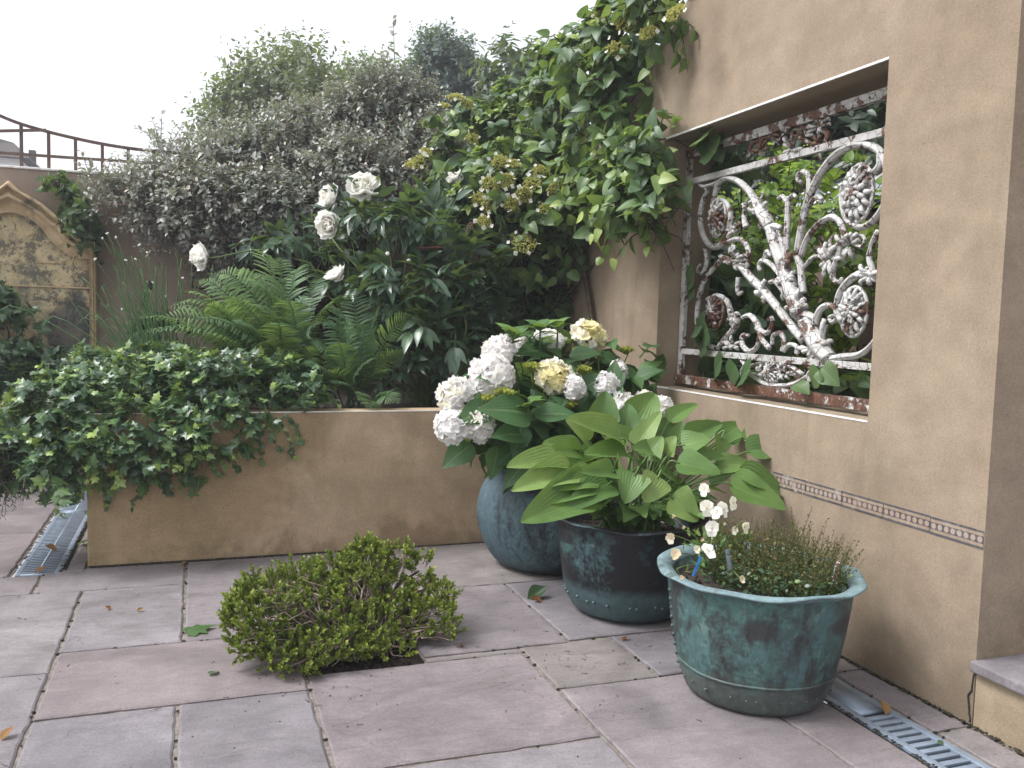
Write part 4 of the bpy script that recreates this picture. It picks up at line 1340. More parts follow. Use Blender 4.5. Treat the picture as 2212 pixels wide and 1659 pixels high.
for px, py, qx, qy in ((660, 190, 654, 150), (852, 130, 850, 40), (345, 330, 350, 246), (360, 330, 395, 268), (900, 175, 905, 145), (470, 280, 430, 238), (610, 260, 598, 205), (760, 175, 745, 130)):
    q0, q1 = P(px, py, 6.8), P(qx, qy, 6.75)
    q = np.array([q0 + (q1 - q0) * u for u in np.linspace(0, 1, 6)])
    mb = MB()
    mb.tube(q, [.004, .0015], 5)
    tw, lp, la, ln, ls, lt, si = sprigs(q[1:], np.repeat(nrm([q1 - q0]), 5, 0), rng, .03, 3, .05, up=.1, rnd=.3)
    V, Fs, A = place(T_oval, q[1:][si], la, ln, ls, 1.0, .4 + .5 * rng.random(len(lp)))
    mb.add(V, Fs, A)
    mb.build('long_shoot', M['l_elae'], root)

# ------------------------------------------------------------------ climbing hydrangea on the right wall
rng = np.random.default_rng(13)


def keep_climb(p):
    zt = np.interp(p[:, 1], [t[0] for t in top], [t[1] for t in top])
    inwall = (p[:, 0] > XW - .012) & (p[:, 0] < XB + .01) & (p[:, 2] < zt + .01) & (p[:, 1] > YC)
    return ~inwall & (p[:, 1] < YB - .02) & (p[:, 0] < XW + .3)


L = [(1050, 300, 95, 80, 5.9, .3, 1), (1150, 250, 100, 70, 5.7, .3, 1), (1220, 190, 90, 80, 5.4, .3, 1), (1170, 380, 150, 80, 5.3, .35, 1), (1090, 430, 100, 65, 5.2, .3, 1.1), (1290, 420, 100, 90, 4.9, .28, 1.1),
     (1320, 480, 80, 50, 4.7, .22, 1), (1210, 470, 120, 60, 5.0, .3, 1.1), (1200, 560, 120, 90, 5.7, .3, .8), (1110, 620, 120, 120, 6.1, .3, .8), (1250, 640, 90, 110, 5.9, .3, .8), (1010, 400, 80, 60, 5.6, .25, .6), (1240, 300, 80, 80, 5.3, .3, 1)]
cl = [clump(px, py, rx, ry, Y, rd, w) for px, py, rx, ry, Y, rd, w in L]
cl += [clump(px, py, rx, ry, 0, rd, w, X=x) for px, py, rx, ry, x, rd, w in ((1285, 130, 60, 80, 2.10, .20, 1.2), (1340, 70, 55, 55, 2.14, .17, 1.2), (1420, 32, 50, 36, 2.14, .14, 1.3), (1320, 180, 40, 50, 2.10, .12, .9), (1400, 300, 50, 40, 2.12, .09, 1.4), (1380, 420, 66, 66, 2.08, .12, 1.6), (1350, 350, 60, 50, 2.10, .12, 1.3), (1420, 470, 30, 30, 2.12, .08, 1), (1330, 210, 40, 60, 2.12, .12, .6), (1300, 300, 45, 60, 2.05, .14, .9))]
base = np.array([2.10, 5.6, ZP - .05])
root = thing('climbing_hydrangea', base, 'climbing hydrangea with heart leaves and lacy yellow heads scrambling up the wall', 'climber')
cl += [clump(px, py, rx, ry, Y, rd, w) for px, py, rx, ry, Y, rd, w in ((1180, 600, 120, 70, 5.3, .25, .9), (1260, 600, 70, 90, 5.1, .2, .9), (1130, 700, 120, 70, 5.4, .25, .8), (1270, 700, 70, 60, 5.3, .2, .8), (1090, 780, 110, 60, 5.3, .25, .6))]
foliage(root, cl, 1200, rng, T_heart, M['l_climb'], .16, 6, .096, 1.0, stem_mat=M['bark'], stem_r=.0032, keep=keep_climb, shell=.5, up=.5, rnd=.5, flat=.5, nod=.55, spread=.9, leafvar=.3, tipsize=.7, tipyoung=.35)
# pale young leaf tufts at the shoot ends
p, o, _ = in_clumps(cl[:8] + cl[13:21], 300, rng, .12)
ok = keep_climb(p) & (o[:, 1] < .3)
tw, lp, la, ln, ls, lt, si = sprigs(p[ok], o[ok], rng, .05, 6, .06, up=.8, rnd=.3, spread=.8, flat=.6)
V, Fs, A = place(T_ovate, lp, la, ln, ls, .9, .72 + .28 * rng.random(len(lp)))
mesh_obj('young_leaves', V, Fs, M['l_climb'], root, A)
tips = [k[0] for k in cl[:13]] + [p_ for p_ in in_clumps(cl[:13], 24, rng, .9)[0]]
limbs(root, base, tips, rng, M['bark'], .016, .004)
b = MB()
b.tube(smooth_path([PX(1290, 760, 2.2), PX(1240, 420, 2.2), PX(1262, 300, 2.2), PX(1265, 215, 2.2), PX(1300, 90, 2.2)], 30), [.016, .014, .008], 7)
b.build('main_stem', M['bark'], root)


def petal4(c, nrm_, size, rng, tint, n=4, tpl=None):
    """4-petalled floret -> positions/axes for place()"""
    nrm_ = nrm(nrm_)
    a = nrm(np.cross(nrm_, rng.normal(size=3)))
    bb = np.cross(nrm_, a)
    pos, ax, no = [], [], []
    for k in range(n):
        t = 6.283 * k / n
        d = a * math.cos(t) + bb * math.sin(t)
        pos.append(c)
        ax.append(d + nrm_ * .15)
        no.append(nrm_)
    return pos, ax, no, [size] * n, [tint] * n


T_petal = leaf_tpl(4, 3, lambda v: .50 * math.sin(math.pi * min(1, .12 + v * .80)) ** .7, .05, -.12, .06)
T_peony = leaf_tpl(6, 5, lambda v: .52 * math.sin(math.pi * min(1, .10 + v * .76)) ** .65, .10, -.35, .10, .22)


def lacecap(c, face, r, parent, rng, white=6):
    """flat lacy head: a dome of tiny florets on fine stalks, a few white four-petalled ones round it"""
    c, face = np.asarray(c, float), nrm(face)
    a = nrm(np.cross(face, [.2, .1, 1.0]))
    bb = np.cross(face, a)
    st, pos, ax, no, sz, tn = [], [], [], [], [], []
    for k in range(170):
        rr, t = r * math.sqrt(rng.random()), rng.random() * 6.283
        q = c + a * rr * math.cos(t) + bb * rr * math.sin(t) + face * (.28 * r * (1 - (rr / r) ** 2) + rng.normal() * .004)
        st.append([c - face * .5 * r, c + (q - c) * .5 - face * .12 * r, q])
        for u in range(3):
            pos.append(q); ax.append(face + rng.normal(size=3) * .8); no.append(rng.normal(size=3)); sz.append(rng.uniform(.007, .013)); tn.append(rng.random() * .8)
    mb = MB()
    V, Fs, A = place(T_tiny, pos, ax, no, sz, 1.4, np.array(tn) * .85)
    mb.add(V, Fs, A)
    pos, ax, no, sz, tn = [], [], [], [], []
    for k in range(white):
        t = 6.283 * (k + rng.random() * .6) / white
        q = c + (a * math.cos(t) + bb * math.sin(t)) * r * rng.uniform(.95, 1.35) + face * .01
        st.append([c - face * .5 * r, c + (q - c) * .6 - face * .05 * r, q])
        e = petal4(q, face + .5 * rng.normal(size=3), rng.uniform(.011, .017), rng, 1.0)
        for u, w in zip((pos, ax, no, sz, tn), e): u += w
    V, Fs, A = place(T_petal, pos, ax, no, sz, 1.0, tn)
    mb.add(V, Fs, A)
    o = mb.build('flower_head', M['p_lace'], parent)
    V, Fq = tube_batch(np.array(st), np.tile([.0016, .0010, .0008], (len(st), 1)), 3)
    mesh_obj('flower_stalks', V, Fq, M['greenstem'], o)


view = nrm(np.array([-.3, -1, .55]))
for px, py, Y, r, wn in ((985, 212, 5.55, .07, 5), (905, 350, 5.6, .06, 3), (1105, 355, 4.95, .065, 5), (1060, 400, 4.9, .07, 7), (1150, 398, 4.85, .065, 5), (1200, 412, 4.75, .06, 4), (1045, 480, 4.9, .045, 5), (1132, 528, 4.75, .085, 6), (1020, 300, 5.5, .05, 4), (1105, 440, 4.85, .055, 5), (1080, 350, 4.95, .06, 4), (1130, 420, 4.8, .055, 5), (1165, 370, 4.9, .05, 4), (1035, 430, 5.0, .05, 6), (960, 230, 5.6, .045, 3), (1010, 225, 5.55, .045, 3), (920, 330, 5.65, .05, 4), (1055, 445, 4.95, .05, 5), (1180, 450, 4.75, .05, 5), (1095, 390, 4.88, .055, 6), (1230, 440, 4.75, .045, 4), (890, 355, 5.7, .05, 4)):
    lacecap(P(px, py, Y), view + .25 * rng.normal(size=3), r * .86, root, rng, wn)
for px, py, r, wn in ((1332, 108, .055, 4), (1350, 45, .06, 5), (1460, 28, .05, 3), (1300, 30, .05, 5), (1400, 72, .045, 3)):
    lacecap(PX(px, py, 2.03), np.array([-.8, -.6, .5]) + .2 * rng.normal(size=3), r, root, rng, wn)

# ------------------------------------------------------------------ peony bush
rng = np.random.default_rng(14)
L = [(830, 470, 120, 60, 5.25, 1), (940, 480, 110, 75, 5.2, 1), (1010, 450, 70, 50, 5.3, .8), (700, 520, 90, 55, 5.7, .7), (900, 600, 150, 90, 5.0, 1), (1000, 570, 95, 80, 5.0, 1), (950, 720, 130, 90, 4.95, .9),
     (860, 700, 110, 90, 5.1, .9), (620, 520, 65, 36, 5.8, .6), (1020, 660, 80, 80, 5.1, .8), (760, 600, 80, 60, 5.4, .8), (880, 800, 110, 50, 4.95, .5), (540, 530, 40, 30, 5.9, .3)]
cl = [clump(px, py, rx, ry, Y, .28, w) for px, py, rx, ry, Y, w in L]
base = np.array([P(920, 870, 5.1)[0], 5.1, ZP - .06])
root = thing('peony_bush', base, 'dark leafed peony bush bearing loose white double flowers', 'shrub')
kp = lambda p: (p[:, 1] > YP + .02) & (p[:, 1] < YB - .05)
p, o, _ = in_clumps(cl, 330, rng, .55)
ok = kp(p) & (p[:, 2] > ZP + .04)
p, o = p[ok], o[ok]
# compound leaf: leaflets fanning from the end of a stalk
n = len(p)
d = nrm(o + np.array([0, -.25, .25]) + .45 * rng.normal(size=(n, 3)))
sd_ = nrm(np.cross(d, np.array([0, 0, 1.0]) + .2 * rng.normal(size=(n, 3))))
up_ = np.cross(sd_, d)
lp, la, ln, ls, tn = [], [], [], [], []
tw0 = .15 + .55 * rng.random(n)
for ang, back, k in ((0, 0, 1.0), (.75, .25, .9), (-.75, .25, .9), (1.3, .9, .8), (-1.3, .9, .8), (.35, -.02, .85), (-.35, -.02, .85)):
    ax = d * math.cos(ang) + sd_ * math.sin(ang) + .12 * rng.normal(size=(n, 3)) - np.array([0, 0, .22])
    lp.append(p - d * back * .085)
    la.append(ax)
    ln.append(up_ + .3 * rng.normal(size=(n, 3)))
    ls.append(.125 * k * (.75 + .5 * rng.random(n)))
    tn.append(np.clip(tw0 + .25 * rng.random(n) - .1, 0, 1))
V, Fs, A = place(T_lance, np.concatenate(lp), np.concatenate(la), np.concatenate(ln), np.concatenate(ls), 1.05, np.concatenate(tn))
mesh_obj('foliage', V, Fs, M['l_peony'], root, A)
st = np.stack([p - d * .22 - np.array([0, 0, .05]), p - d * .1, p], 1)
V, Fq = tube_batch(st, np.tile([.0035, .0028, .002], (n, 1)), 4)
mesh_obj('leaf_stalks', V, Fq, M['greenstem'], root)
limbs(root, base, list(p[rng.choice(n, 34)] - np.array([0, 0, .08])), rng, M['greenstem'], .010, .004, 'stems')


def peony(px, py, Y, r, face, stemto, parent, rng, full=1.0):
    c = P(px, py, Y)
    face = nrm(face)
    pos, ax, no, sz, tn = [], [], [], [], []
    a = nrm(np.cross(face, [.3, .2, 1.0]))
    bb = np.cross(face, a)
    for lay, (cnt, tilt, ln_) in enumerate(((9, .12, 1.0), (10, .45, .98), (12, .8, .9), (12, 1.15, .8), (12, 1.45, .72))):
        for k in range(int(cnt * full)):
            t = 6.283 * k / cnt + lay * .5 + rng.normal() * .18
            d = a * math.cos(t) + bb * math.sin(t)
            tl = tilt + rng.normal() * .16
            pos.append(c - face * r * .35 + d * r * .12)
            ax.append(d * math.cos(tl) + face * math.sin(tl))
            no.append(face * math.cos(tl) - d * math.sin(tl) + rng.normal(size=3) * .25)
            sz.append(r * ln_ * rng.uniform(.85, 1.15))
            tn.append(min(1, .15 * lay + .3 * rng.random()))
    V, Fs, A = place(T_peony, pos, ax, no, sz, rng.uniform(.85, 1.05), tn)
    V = V + rng.normal(size=V.shape) * .0009
    o = mesh_obj('flower', V, Fs, M['p_white'], parent, A)
    e = np.asarray(stemto)
    b = MB()
    b.tube(smooth_path([c - face * r * .35, c - face * r * 1.0, (c - face * r + e) / 2 + np.array([0, 0, .03]), e], 14), [.0045, .005, .006], 6)
    b.build('flower_stalk', M['greenstem'], o)
    pos, ax, no = [], [], []
    for k in range(5):
        t = 6.283 * k / 5
        d = a * math.cos(t) + bb * math.sin(t)
        pos.append(c - face * r * .42); ax.append(d + face * .5); no.append(face - d * .5)
    V, Fs, A = place(T_oval, pos, ax, no, .045, 1.2, [.6] * 5)
    mesh_obj('sepals', V, Fs, M['l_peony'], o, A)


for px, py, Y, r, face, sx, sy, sY in ((783, 405, 5.2, .082, (-.25, -.75, .6), 840, 470, 5.2), (713, 428, 5.25, .070, (-.85, -.35, .25), 760, 470, 5.3), (709, 487, 5.15, .072, (-.6, -.8, .0), 800, 520, 5.2),
                                       (435, 553, 5.5, .074, (-.95, -.35, .05), 640, 545, 5.7), (728, 590, 4.95, .060, (-.5, -.3, .5), 790, 640, 5.1), (984, 380, 5.3, .045, (-.2, -.7, .4), 980, 450, 5.3)):
    peony(px, py, Y, r * 1.12, face, P(sx, sy, sY), root, rng, .62 if r < .065 else 1.0)
for px, py in ((883, 563), (837, 548)):
    c = P(px, py, 4.95)
    b = MB()
    b.blob(c, .012)
    b.build('flower_bud', M['p_white'], root)
b = MB()
c = P(840, 578, 5.1)

# support frame behind the peony
root = thing('plant_support', P(990, 600, 5.0), 'dark red metal rail supporting the peony stems', 'plant support')
b = MB()
b.tube([P(900, 535, 5.02), P(1085, 533, 5.0), P(1180, 545, 5.2)], [.007], 7)
b.build('rail', M['redmetal'], root)
b = MB()
b.tube(smooth_path([P(1012, 700, 4.98), P(1010, 560, 4.98), P(1008, 510, 4.98), P(1012, 488, 4.98), P(1020, 482, 4.97), P(1024, 500, 4.97)], 20), [.006], 7)
b.build('hooked_post', M['redmetal'], root)
b = MB()
b.tube(smooth_path([P(847, 640, 5.1), P(845, 560, 5.1), P(838, 545, 5.1)], 10), [.007], 7)
b.build('post', M['redmetal'], root)

# ------------------------------------------------------------------ ferns
rng = np.random.default_rng(15)


def pinna_tpl(teeth=11):
    V, A, Fq = [], [], []
    for i in range(teeth * 2 + 1):
        v = i / (teeth * 2)
        w = .066 * math.sin(math.pi * min(1, v * .85 + .12)) ** .6 * (1.25 if i % 2 else .6)
        z = -.42 * v * v
        V += [(-w, v + (.03 if i % 2 else 0), z - .02), (0, v, z), (w, v + (.03 if i % 2 else 0), z - .02)]
        A += [(-1, v, 0), (0, v, 0), (1, v, 0)]
    for i in range(teeth * 2):
        for j in (0, 1):
            Fq.append([i * 3 + j, i * 3 + j + 1, (i + 1) * 3 + j + 1, (i + 1) * 3 + j])
    return np.array(V), [np.array(Fq)], np.array(A)


T_pinna = pinna_tpl()


def frond(parent, p0, p1, rng, width, lift=.25, pairs=30, tint=.4, tip=None, mat='l_fern'):
    p0, p1 = np.asarray(p0, float), np.asarray(p1, float)
    Ln = np.linalg.norm(p1 - p0)
    mid = p0 + (p1 - p0) * .5 + np.array([0, 0, lift * Ln])
    path = smooth_path([p0, p0 + (mid - p0) * .55 + np.array([0, 0, .06 * Ln]), mid, mid + (p1 - mid) * .55 + np.array([0, 0, .05 * Ln]), p1], 40)
    u = np.linspace(.14, .99, pairs)
    idx = u * (len(path) - 1)
    i0 = np.clip(idx.astype(int), 0, len(path) - 2)
    c = path[i0] + (path[i0 + 1] - path[i0]) * (idx - i0)[:, None]
    t = nrm(path[i0 + 1] - path[i0])
    up = nrm(np.array([0, 0, 1.0]) + .38 * rng.normal(size=3) - .10 * FW)
    sd = nrm(np.cross(t, up))
    nu = np.cross(sd, t)
    prof = np.minimum(1, ((u - .10) / .22)) ** .7 * (1 - (np.maximum(0, u - .45) / .56) ** 1.6)
    pos, ax, no, ln, tn = [], [], [], [], []
    for s in (-1, 1):
        pos.append(c)
        ax.append(sd * s + t * .42 + nu * .26 + .07 * rng.normal(size=t.shape))
        no.append(nu + .12 * rng.normal(size=t.shape) + .1 * t)
        ln.append(np.maximum(.012, width * prof * rng.uniform(.92, 1.08, pairs)))
        tn.append(np.clip(tint - .2 + .35 * u + .10 * rng.normal(size=pairs), 0, 1))
    V, Fs, A = place(T_pinna, np.concatenate(pos), np.concatenate(ax), np.concatenate(no), np.concatenate(ln), 1.0, np.concatenate(tn))
    mb = MB()
    mb.add(V, Fs, A)
    mb.tube(path, [.0045, .003, .001], 5, A=(.5, .3, .2))
    return mb.build('frond', M[mat], parent)


cr = P(610, 800, 5.0)
cr[2] = ZP - .03
root = thing('fern', cr, 'large lady fern arching across the middle of the raised bed', 'fern', 'ferns in the raised bed')
for tx, ty, Y, lift, w, tn in ((395, 628, 5.0, .24, .12, .7), (340, 690, 4.85, .20, .11, .7), (285, 688, 4.9, .20, .10, .7), (310, 720, 4.8, .22, .10, .6), (425, 605, 5.1, .26, .11, .7), (465, 590, 5.15, .28, .12, .7), (355, 665, 5.0, .26, .10, .65), (290, 720, 4.95, .20, .09, .6), (535, 610, 4.9, .3, .12, .5), (440, 660, 4.85, .26, .12, .65), (370, 655, 5.0, .26, .12, .6), (505, 580, 5.2, .24, .12, .7), (565, 548, 5.5, .26, .13, .75), (650, 580, 5.4, .28, .12, .5), (700, 600, 5.3, .26, .12, .4), (760, 640, 5.1, .24, .11, .3),
                               (430, 720, 4.75, .14, .10, .4), (480, 640, 4.9, .22, .12, .5), (545, 660, 4.75, .24, .12, .4), (620, 650, 4.8, .28, .12, .35), (690, 700, 4.8, .28, .12, .3), (720, 760, 4.7, .24, .11, .25), (560, 740, 4.7, .20, .11, .3), (480, 770, 4.75, .15, .09, .35), (640, 760, 4.7, .24, .10, .25), (590, 600, 5.1, .26, .12, .5), (450, 590, 5.3, .16, .10, .5), (380, 670, 4.95, .15, .10, .6), (330, 740, 4.85, .14, .09, .5), (420, 690, 4.7, .2, .10, .35), (510, 700, 4.65, .24, .11, .3), (600, 700, 4.62, .26, .11, .3), (660, 640, 5.0, .26, .12, .3), (545, 590, 5.3, .2, .12, .6), (610, 555, 5.5, .2, .12, .6), (470, 620, 5.2, .16, .1, .6), (670, 790, 4.58, .2, .10, .2), (580, 790, 4.6, .2, .10, .2)):
    frond(root, cr + .05 * rng.normal(size=3) * np.array([1, 1, .2]), P(tx, ty, Y), rng, w, lift, 30, tn)
cr = P(770, 850, 4.75)
cr[2] = ZP - .03
root = thing('fern', cr, 'darker feathery fern in front of the peony, its fronds hanging to the right', 'fern', 'ferns in the raised bed')
for tx, ty, Y, lift, w, tn in ((895, 685, 4.8, .22, .10, .3), (760, 620, 5.0, .15, .11, .3), (700, 690, 4.8, .15, .11, .3), (670, 740, 4.7, .2, .10, .3), (830, 640, 5.0, .2, .10, .25), (690, 810, 4.6, .25, .09, .25), (730, 740, 4.6, .2, .10, .25), (790, 700, 4.7, .2, .10, .25), (640, 830, 4.6, .3, .08, .3), (880, 760, 4.7, .2, .09, .2), (720, 660, 4.9, .2, .1, .3), (660, 790, 4.55, .25, .09, .2), (750, 690, 4.7, .22, .1, .25), (800, 780, 4.55, .2, .09, .2), (720, 830, 4.52, .2, .08, .25), (850, 800, 4.6, .2, .08, .2)):
    frond(root, cr + .04 * rng.normal(size=3) * np.array([1, 1, .2]), P(tx, ty, Y), rng, w, lift, 28, tn)
cr = P(800, 838, 4.62)
cr[2] = ZP - .02
root = thing('fern', cr, 'small bright fern drooping over the planter edge', 'fern', 'ferns in the raised bed')
for tx, ty, Y, w in ((862, 870, 4.42, .075), (800, 885, 4.42, .07), (850, 850, 4.5, .06), (775, 858, 4.45, .05)):
    frond(root, cr, P(tx, ty, Y), rng, w, .25, 18, .45)
cr = P(430, 790, 4.9)
cr[2] = ZP + .0
root = thing('fern', cr, 'short yellow green fern just above the ivy', 'fern', 'ferns in the raised bed')
for tx, ty, Y, w in ((350, 765, 4.85, .06), (400, 750, 4.95, .07), (460, 745, 4.95, .07), (520, 752, 4.9, .07), (490, 775, 4.75, .06), (380, 785, 4.75, .06), (330, 790, 4.8, .05)):
    frond(root, cr, P(tx, ty, Y), rng, w, .2, 20, .85)

# ------------------------------------------------------------------ garlic chives
root = thing('chive_clump', (P(340, 760, 5.2)[0], 5.2, ZP - .05), 'clump of thin chive blades with tiny white flower heads against the brown wall', 'chives')
lines, rad = [], []
for k in range(115):
    c = P(rng.normal(365, 34), 775, 5.15 + rng.normal() * .08)
    c[2] = ZP - .03
    a = rng.normal(-.28, .26)
    h = rng.uniform(.32, .78) * (1.0 if k > 30 else 1.15)
    dr = np.array([math.sin(a), rng.normal() * .12, math.cos(a)])
    e = c + dr * h
    bend = np.array([a * .3, rng.normal() * .05, -.04 - .10 * rng.random()]) * h * rng.uniform(.1, .9)
    lines.append(smooth_path([c, c + dr * h * .5, e + bend * .3, e + bend], 9))
    rad.append(np.linspace(.0042, .0012, 9))
V, Fq = tube_batch(np.array(lines), np.array(rad), 4)
mesh_obj('blades', V, Fq, M['grass'], root, np.tile([.5, .5, .45], (len(V), 1)))
for sx, sy in ((232, 505), (250, 512), (222, 515), (300, 528), (205, 560), (271, 562), (292, 560), (265, 668), (340, 690), (408, 660), (357, 640), (330, 610), (395, 600), (415, 560), (318, 545)):
    q1 = P(sx, sy, 5.2)
    q0 = P(350 + rng.normal() * 15, 770, 5.2)
    q0[2] = ZP - .03
    mb = MB()
    mid = (q0 + q1) / 2 + np.array([.05, 0, .06])
    mb.tube(smooth_path([q0, mid, q1], 12), [.0028, .0014], 4, A=(.5, .5, .4))
    sk = mb.build('flower_stalk', M['grass'], root)
    mb = MB()
    for k in range(7): mb.blob(q1 + rng.normal(size=3) * .003, .0034, seg=6, rings=4)
    mb.build('flower_head', M['p_white'], sk)

# dark metal ornament behind the chives
root = thing('garden_ornament', P(300, 720, 5.6), 'dark metal bird ornament half hidden behind the chives', 'ornament')
mb = MB()
mb.tube(smooth_path([P(275, 722, 5.6), P(300, 700, 5.6), P(330, 690, 5.6), P(380, 700, 5.6), P(430, 725, 5.6)], 20), [.010, .040, .050, .035, .008], 12)
mb.tube(smooth_path([P(318, 695, 5.6), P(312, 668, 5.6), P(314, 645, 5.6), P(319, 625, 5.6)], 14), [.022, .010, .008, .008], 10)
mb.blob(P(321, 617, 5.6), (.022, .02, .032), seg=12, rings=8)
mb.tube([P(319, 622, 5.59), P(313, 636, 5.57), P(311, 645, 5.56)], [.010, .002], 8)
mb.build('body', M['iron'], root)
for px in (310, 345):
    mb = MB()
    q = P(px, 700, 5.6)
    mb.tube([q, (q[0], q[1], ZP - .06)], [.008], 6)
    mb.build('leg', M['iron'], root)

# ------------------------------------------------------------------ ivy over the corner of the planter
rng = np.random.default_rng(16)
L = [(150, 880, 110, 75, 4.65, .30, 1), (60, 930, 80, 60, 4.7, .28, .9), (280, 850, 120, 70, 4.7, .30, 1), (400, 840, 120, 60, 4.65, .25, 1), (520, 830, 110, 50, 4.6, .22, 1), (620, 835, 70, 45, 4.58, .16, .9),
     (200, 960, 110, 65, 4.45, .16, 1), (320, 945, 110, 65, 4.42, .13, 1), (440, 925, 110, 60, 4.40, .11, 1), (545, 900, 60, 45, 4.39, .08, .7), (270, 1010, 90, 36, 4.38, .09, .6), (380, 990, 80, 40, 4.37, .08, .6), (30, 990, 60, 45, 4.6, .2, .6), (130, 1000, 60, 45, 4.42, .15, .7), (445, 1010, 30, 26, 4.37, .05, .25),
     (650, 870, 34, 22, 4.45, .08, .4), (300, 800, 150, 36, 5.0, .3, .7), (480, 800, 130, 30, 4.9, .25, .6), (240, 775, 60, 20, 5.2, .2, .3)]
cl = [clump(px, py, rx, ry, Y, rd, w) for px, py, rx, ry, Y, rd, w in L]
inplanter = lambda p: (p[:, 0] > -.476) & (p[:, 0] < XW) & (p[:, 1] > YP - .006) & (p[:, 1] < YB) & (p[:, 2] < ZP + .004)
kp = lambda p: ~inplanter(p) & (p[:, 2] > .02)
root = thing('ivy', (-.3, YP, ZP), 'glossy ivy mound tumbling over the left corner of the raised bed', 'ivy')
foliage(root, cl, 1400, rng, T_ivy, M['l_ivy'], .10, 7, .050, .95, stem_mat=M['greenstem'], stem_r=.0014, keep=kp, shell=.42, up=.25, rnd=.6, flat=1.0, nod=.25, leafvar=.5, tipyoung=.45, spread=.9)
lines = []
for (pts, Y) in (([(560, 905), (585, 935), (600, 965), (640, 985)], 4.37), ([(540, 930), (560, 960), (562, 1000)], 4.38), ([(600, 905), (625, 950), (632, 985)], 4.38), ([(455, 1000), (470, 1025)], 4.38), ([(180, 1040), (170, 1075), (155, 1085)], 4.38), ([(620, 900), (640, 925), (650, 960)], 4.385), ([(215, 1040), (228, 1065), (232, 1095)], 4.385)):
    q = smooth_path([P(x, y, Y) for x, y in pts], 10)
    mb = MB()
    mb.tube(q, [.0022, .001], 4, A=(.5, .5, .2))
    ax = nrm(np.gradient(q, axis=0)) * .5 + rng.normal(size=q.shape) * .6
    V, Fs, A = place(T_ivy, q, ax, np.array([0, -1, .5]) + .3 * rng.normal(size=q.shape), .022 + .02 * rng.random(len(q)), .95, .3 + .6 * rng.random(len(q)))
    mb.add(V, Fs, A)
    mb.build('trailing_stem', M['l_ivy'], root)

rng = np.random.default_rng(17)
L = [(0, 660, 36, 40, 6.6, .08, 1), (50, 690, 36, 26, 6.62, .06, .6), (20, 770, 70, 40, 6.55, .10, 1), (110, 790, 50, 30, 6.55, .10, 1), (165, 770, 24, 26, 6.6, .08, .5), (60, 830, 100, 30, 6.4, .15, .7), (-60, 720, 50, 90, 6.55, .12, 1)]
cl = [clump(px, py, rx, ry, Y, rd, w) for px, py, rx, ry, Y, rd, w in L]
kp2 = lambda p: (p[:, 1] < YB - .11) & (p[:, 2] > .02)
root = thing('ivy', (P(30, 800, 6.55)[0], 6.6, 0), 'dark ivy climbing over the foot of the arched plaque', 'ivy')
foliage(root, cl, 260, rng, T_ivy, M['l_ivy'], .10, 7, .075, .95, stem_mat=M['bark'], stem_r=.0022, keep=kp2, shell=.8, up=.3, rnd=.6, flat=.4, nod=.3)
limbs(root, np.array([P(30, 800, 6.6)[0], 6.6, 0.0]), [k[0] for k in cl], rng, M['bark'], .012, .004, 'stems')
L = [(120, 395, 16, 14, 6.66, .04, 1), (150, 425, 22, 18, 6.66, .05, 1), (165, 460, 24, 34, 6.66, .05, 1), (185, 490, 26, 30, 6.66, .05, 1), (150, 440, 12, 12, 6.66, .04, .4), (200, 520, 16, 20, 6.66, .04, .4)]
cl = [clump(px, py, rx, ry, Y, rd, w) for px, py, rx, ry, Y, rd, w in L]
base = P(215, 545, 6.7)
root = thing('wall_creeper', base, 'small green creeper on the brown wall just above the plaque shoulder', 'climber')
foliage(root, cl, 75, rng, T_heart, M['l_climb'], .09, 6, .065, .9, stem_mat=M['bark'], stem_r=.0018, keep=lambda p: p[:, 1] < YB - .01, shell=.9, up=.2, flat=.3, nod=.4)
limbs(root, base, [k[0] for k in cl], rng, M['bark'], .006, .002, 'stems')

# feathery rosemary-like tuft at the far left
L = [(10, 1010, 45, 36, 4.5, .10, 1), (50, 1000, 36, 34, 4.5, .1, 1), (-40, 1000, 50, 45, 4.5, .12, 1), (70, 975, 28, 26, 4.5, .08, .7)]
cl = [clump(px, py, rx, ry, Y, rd, w) for px, py, rx, ry, Y, rd, w in L]
base = np.array([-.46, 4.6, ZP - .1])
root = thing('rosemary_bush', base, 'spiky dark green tuft poking out below the ivy at the photo edge', 'shrub')
foliage(root, cl, 300, rng, leaf_tpl(3, 3, oval_prof(.10), .1, .1), M['l_hedge'], .10, 14, .032, 1.0, stem_mat=M['twig'], stem_r=.0016, shell=.7, up=.1, rnd=.5, nod=.3)
limbs(root, base, [k[0] for k in cl], rng, M['bark'], .008, .003, 'stems')

# ------------------------------------------------------------------ mophead hydrangea in the round pot
rng = np.random.default_rng(18)
ctr = C1 + np.array([0, 0, .46])
root = thing('hydrangea', ctr, 'mophead hydrangea with white and cream flower heads in the round pot', 'flowering shrub')
L = [(1170, 850, 150, 95, 3.95, .30, 1), (1240, 820, 120, 90, 4.0, .28, 1), (1290, 860, 90, 80, 3.95, .25, 1), (1110, 900, 110, 70, 3.85, .25, 1), (1180, 930, 120, 60, 3.8, .25, .9), (1340, 800, 60, 60, 4.05, .18, .8), (1100, 960, 80, 45, 3.85, .18, .6), (1370, 840, 40, 40, 4.0, .12, .5)]
cl = [clump(px, py, rx, ry, Y, rd, w) for px, py, rx, ry, Y, rd, w in L]
kh = lambda p: (p[:, 0] < XW - .01) & ~inplanter(p) & ((p[:, 2] > .50) | (np.hypot(p[:, 0] - C1[0], p[:, 1] - C1[1]) > .40))
